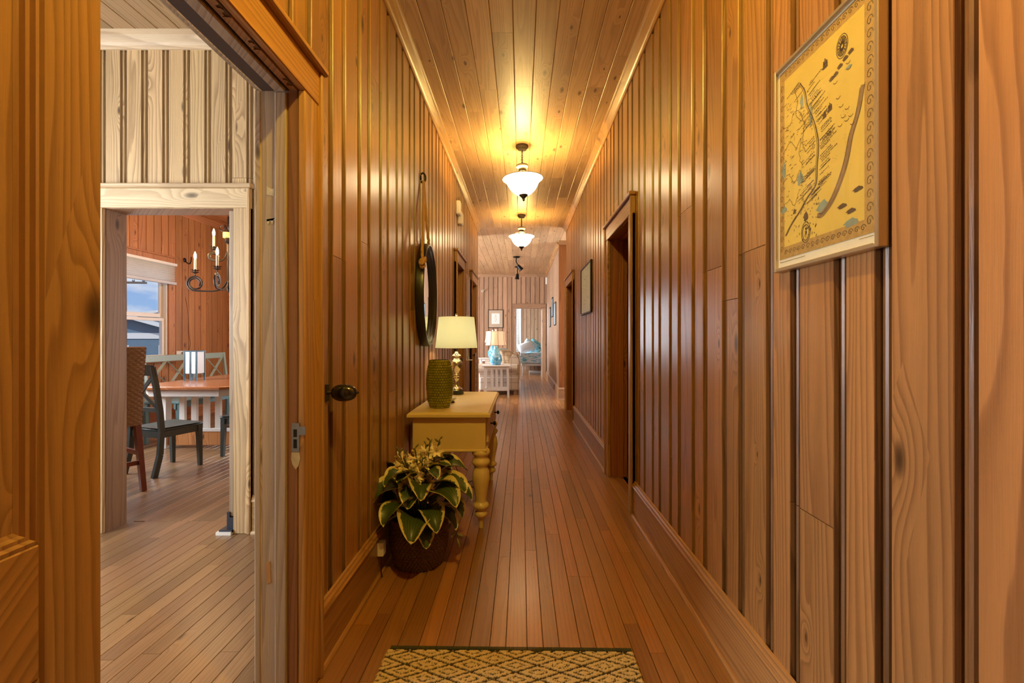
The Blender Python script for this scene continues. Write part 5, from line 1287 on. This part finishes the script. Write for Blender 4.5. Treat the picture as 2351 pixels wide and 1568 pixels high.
# lantern on the table
t = thing('candle_lantern', 'black four-legged lantern with frosted sides on the dining table', 'lantern', (-4.18, 5.86, .76))
M_FROST = mat('frosted_glass', (.80, .88, .92), .4, trans=.25)
M_LANT = mat('blue_black_iron', (.025, .05, .065), .4, .4)
for x in (-1, 1):
    for y in (-1, 1): MB().box(x*.075-.009, x*.075+.009, y*.075-.009, y*.075+.009, 0, .37, .002).build('post', M_LANT, t)
MB().box(-.09, .09, -.09, .09, .365, .38, .003).build('lid', M_LANT, t); MB().box(-.07, .07, -.07, .07, .085, .095).build('floor_plate', M_LANT, t)
for x0, x1, y0, y1 in ((-.066, .066, -.078, -.074), (-.066, .066, .074, .078), (-.078, -.074, -.066, .066), (.074, .078, -.066, .066)): MB().box(x0, x1, y0, y1, .09, .365).build('glass_side', M_FROST, t)
MB().box(-.009, .009, -.083, -.075, .0, .365).build('mid_post', M_LANT, t)
# wicker bar stool
M_WICK = mat('seagrass_wicker', (.27, .145, .065), .7, noise=.45, nscale=60)
M_CHERRY = mat('cherry_wood', (.20, .042, .012), .3, noise=.2, nscale=18)
t = thing('wicker_bar_stool', 'wicker bar stool with red-brown legs behind the left doorpost', 'stool', (-3.56, 3.84, 0), math.radians(62))
# local: faces +y (turned away to the left); the back stands at -y
def weave(fn, nu, nv, amp=.004):
    def g(u, v):
        p, nrm = fn(u, v); s = math.sin(u*nu*PI)*(1 if int(v*nv) % 2 else -1)
        return tuple(Vector(p)+Vector(nrm)*amp*(s*.8+abs(math.sin(v*nv*PI))*1.1))
    return g
mb = MB(); H0, H1 = .56, 1.22
prof = lambda v: -.22-.10*max(0, v-.35)
for sgn in (1, -1):
    mb.grid(weave(lambda u, v: (((u-.5)*.43, prof(v)+sgn*.03-.04*(1-(2*u-1)**2), H0+(H1-H0)*v), (0, sgn, 0)), 16, 34), 48, 100)
for sx in (-1, 1):
    mb.grid(weave(lambda u, v: ((sx*.215, prof(v)+(u-.5)*.06, H0+(H1-H0)*v), (sx, 0, 0)), 3, 34), 6, 100)
mb.grid(lambda u, v: ((u-.5)*.43, prof(1)+(v-.5)*.06-.04*(1-(2*u-1)**2), H1+.008*math.sin(PI*v)), 24, 4)
mb.build('woven_back', M_WICK, t, 3)
mb = MB()
for (p, q, nrm) in (((-.215, -.2), (-.215, .22), (-1, 0, 0)), ((.215, .22), (.215, -.2), (1, 0, 0)), ((-.215, .22), (.215, .22), (0, 1, 0)), ((.215, -.24), (-.215, -.24), (0, -1, 0))):
    mb.grid(weave(lambda u, v: ((p[0]+(q[0]-p[0])*u, p[1]+(q[1]-p[1])*u, .57+.17*v), nrm), 15, 9), 48, 28)
mb.grid(weave(lambda u, v: (((u-.5)*.43, -.2+.42*v, .742), (0, 0, 1)), 16, 20), 48, 60)
mb.build('woven_seat', M_WICK, t, 3)
MB().box(-.19, .19, -.17, .2, .745, .80, .025).build('seat_cushion', mat('beige_cushion', (.42, .31, .21), .9), t, SM)
for x in (-1, 1):
    MB().bar((x*.19, -.21, .60), (x*.21, -.28, 0), .042, .05, (1, 0, 0), .036, .04).build('leg', M_CHERRY, t); MB().bar((x*.19, .20, .60), (x*.205, .215, 0), .042, .042, (1, 0, 0), .034, .034).build('leg', M_CHERRY, t)
    MB().bar((x*.198, -.24, .32), (x*.198, .205, .32), .024, .036, (1, 0, 0)).build('stretcher', M_CHERRY, t)
MB().bar((-.2, -.24, .24), (.2, -.24, .24), .024, .036, (0, 1, 0)).build('stretcher', M_CHERRY, t); MB().bar((-.2, .207, .28), (.2, .207, .28), .024, .036, (0, 1, 0)).build('foot_rest', M_CHERRY, t)
# chandelier
t = thing('chandelier', 'wrought iron chandelier with scrolled arms and lit candle bulbs', 'lamp', (-3.77, 5.90, 0))
M_WROUGHT = mat('wrought_iron', (.055, .045, .04), .38, .75)
MB().lathe([(0, HC), (.065, HC), (.055, HC-.03), (0, HC-.035)], 20).build('canopy', M_WROUGHT, t, SM)
ch = MB()
for i in range(12):
    z = HC-.04-.036*(i+.5); ch.tube([(.011*math.cos(2*PI*k/10) if i % 2 else 0, 0 if i % 2 else .011*math.cos(2*PI*k/10), z+.024*math.sin(2*PI*k/10)) for k in range(10)], .003, 5, closed=True)
ch.build('chain', M_WROUGHT, t, SM)
MB().lathe([(0, 2.87), (.018, 2.86), (.018, 2.60), (.034, 2.59), (.05, 2.56), (.05, 2.53), (.03, 2.52), (.02, 2.50), (.02, 2.00), (.035, 1.97), (.02, 1.92), (0, 1.88)], 18).build('stem', M_WROUGHT, t, SM)
MB().lathe([(.04, 2.66), (.066, 2.655), (.066, 2.59), (.04, 2.585)], 18, cap=False).build('collar', M_CREAM, t, SM)
M_CANDLE = mat('candle_sleeve', (.75, .66, .48), .5)
def arm(az, reach, ztop, zlow, scroll):
    c, s = math.cos(az), math.sin(az)
    k_ = scroll/.10; cz = zlow+.105*k_
    pts = [(.02, zlow+.13), (.05*k_+.01, zlow+.06), (.12*k_+.01, zlow+.015)]+([(.22, zlow)] if reach > .3 else [])
    pts = [(p.x, p.y) for p in smooth_path([(a_, b_, 0) for a_, b_ in pts+[(reach-.02*k_, cz-.105*k_)]], 5)]
    for i in range(1, 46):
        q = -PI*.5+i/45*3.7*PI; rr = .105*k_*(1-.45*i/45); pts.append((reach+rr*math.cos(q), cz+rr*math.sin(q)))
    a = MB().tube([(r*c, r*s, z) for r, z in pts], .0105, 7).build('scroll_arm', M_WROUGHT, t, 3)
    MB().tube([(reach*c, reach*s, ztop-.19), (reach*c, reach*s, zlow+.205*k_)], .007, 6).build('cup_stem', M_WROUGHT, a, 3)
    cup = MB()
    for zz, rr in ((ztop-.19, .052), (ztop-.165, .058)):
        for k in range(7):
            b = 2*PI*k/7; cup.add([(reach*c+.01*math.cos(b-.5), reach*s+.01*math.sin(b-.5), zz-.02), (reach*c+.01*math.cos(b+.5), reach*s+.01*math.sin(b+.5), zz-.02), (reach*c+rr*.7*math.cos(b+.35), reach*s+rr*.7*math.sin(b+.35), zz), (reach*c+rr*math.cos(b), reach*s+rr*math.sin(b), zz+.004), (reach*c+rr*.7*math.cos(b-.35), reach*s+rr*.7*math.sin(b-.35), zz)], [(0, 1, 2, 3, 4)])
    cup.build('leaf_cup', M_WROUGHT, a, fix=False)
    MB().lathe([(.014, ztop-.185), (.014, ztop-.03), (.009, ztop-.028)], 12, (reach*c, reach*s, 0)).build('candle_sleeve', M_CANDLE, a, SM)
    MB().lathe([(.008, ztop-.03), (.014, ztop-.01), (.017, ztop+.015), (.012, ztop+.04), (.004, ztop+.065), (0, ztop+.07)], 12, (reach*c, reach*s, 0)).build('candle_bulb', M_FLAME, a, SM)
M_FLAME = glow_mat('lit_candle_bulb', (1, .85, .6), (1, .74, .42), 14)
for k, az in enumerate((192, 285, 345, 50, 115)): arm(math.radians(az), .385, 2.33, 1.90, .092)
for k, az in enumerate((216, 336, 96)): arm(math.radians(az), .16, 2.62, 2.28, .055)
for k in range(3):
    az = PI+k*2.094; c, s = math.cos(az), math.sin(az); pts = []
    for i in range(26): q = i/25*2.6*PI; rr = .05*(1-.022*i); pts.append((.06+.02+rr*math.cos(q+2.2), 2.72+rr*math.sin(q+2.2)))
    MB().tube([(0, 0, 2.64)]+[(r*c, r*s, z) for r, z in pts], .006, 6).build('crown_scroll', M_WROUGHT, t, 3)
for az in (192, 285, 345, 50, 115): point('candle_glow', (-3.77+.385*math.cos(math.radians(az)), 5.90+.385*math.sin(math.radians(az)), 2.43), 9, (1, .62, .26), .02)
# wall things of the dining room
t = thing('iron_hook', 'black iron hook on the red wall right of the window shade', 'hook', (-5.4, 7.34, 2.55)); MB().lathe([(0, 0), (.03, 0), (.034, .008), (.0, .016)], 14, axis='X').build('rosette', M_BLACK, t, SM)
MB().tube(smooth_path([(.01, 0, -.01), (.05, 0, -.05), (.10, -.02, -.06), (.15, -.06, -.02), (.16, -.07, .04)]), .008, 6).build('arm', M_BLACK, t, 3)
t = thing('wall_socket', 'white outlet plate on the red wall behind the dining table', 'outlet', (-5.4, 7.16, .97)); MB().box(0, .008, 0, .16, 0, .125, .003).build('cover', M_PLASTIC, t)
for k in (0, 1): MB().box(.007, .011, .105, .135, .02+k*.05, .055+k*.05, .002).build('socket', mat('dark_slot', (.05, .05, .05), .5) if k == 0 else bpy.data.materials['dark_slot'], t)
tag(MB().tube(smooth_path([(-5.392, 7.36, 1.96), (-5.39, 7.42, 1.70), (-5.39, 7.43, 1.40), (-5.39, 7.47, 1.20), (-5.39, 7.40, 1.06), (-5.388, 7.26, 1.05)]), .005, 6).build('blind_cord', mat('tan_cord', (.55, .33, .2), .6), None, 3), 'thin tan cord hanging down the red dining room wall', 'cord')

# ================================================================ OUTSIDE THE DINING WINDOW
tag(box('ground', -90, -6.5, -30, 110, -3.6, -3.5, mat('sandy_ground', (.35, .31, .24), .9, noise=.2, nscale=.3)), 'pale ground outside the house', kind='structure')
M_SIDING = mat('slate_blue_siding', (.11, .20, .29), .7, noise=.1, nscale=3); M_ROOF = mat('grey_shingle_roof', (.20, .25, .31), .8, noise=.2, nscale=6); M_WIN = mat('dark_window', (.06, .08, .11), .1)
M_WTRIM = mat('white_exterior_trim', (.72, .75, .78), .6)
def house(name, loc, rz, w, d, h, roof, label, overhang=.5):
    t = thing(name, label, 'house', loc, rz, 'neighbouring houses')
    MB().box(-w/2, w/2, 0, d, 0, h).build('walls', M_SIDING, t)
    MB().prism([(-w/2, h), (w/2, h), (0, h+roof)], lambda x, z, y: (x, y, z), .02, d-.02).build('gable', M_SIDING, t)
    for s in (-1, 1):
        MB().prism([(0, h+roof+.02), (s*(w/2+overhang), h-roof*overhang/(w/2)+.02), (s*(w/2+overhang), h-roof*overhang/(w/2)+.22), (0, h+roof+.25)], lambda x, z, y: (x, y, z), -overhang, d+overhang).build('roof_slope', M_ROOF, t)
        MB().bar((0, -overhang-.03, h+roof+.1), (s*(w/2+overhang), -overhang-.03, h-roof*overhang/(w/2)+.1), .06, .3, (0, 1, 0)).build('barge_board', M_WTRIM, t)
    for zz in [h-1.9] + ([h-4.6] if h > 5 else []):
        MB().box(-w/2-.04, w/2+.04, -.06, .02, zz+1.75, zz+2.15).build('trim_band', M_WTRIM, t)
        for k in range(3):
            x = -w/2+w*(k+.5)/3; f = MB().box(x-.7, x+.7, -.08, .01, zz, zz+1.3).build('window_frame', M_WTRIM, t); MB().box(x-.58, x+.58, -.10, -.05, zz+.1, zz+1.2).build('pane', M_WIN, f)
    return t
house('neighbour_house', (-27.5, 31.0, -3.5), math.radians(38), 9, 10, 4.9, 1.5, 'slate blue gabled house seen low through the dining window')
house('neighbour_house', (-44, 60, -3.5), math.radians(40), 22, 12, 6.3, 2.4, 'larger roof farther off behind the slate blue house', .8)
t = thing('utility_pole', 'utility pole with a crossarm against the clouds', 'pole', (-23.6, 27.2, -3.5)); MB().lathe([(.16, 0), (.12, 8.9)], 12).build('shaft', mat('grey_pole', (.16, .13, .11), .8), t, SM)
MB().bar((-1.2, -.15, 8.1), (1.2, .15, 8.1), .12, .12, (0, 0, 1)).build('crossarm', bpy.data.materials['grey_pole'], t)
for x in (-1.05, -.5, .5, 1.05): MB().lathe([(.05, 8.16), (.07, 8.22), (.04, 8.3)], 10, (x, x*.125, 0)).build('insulator', M_STEEL, t)
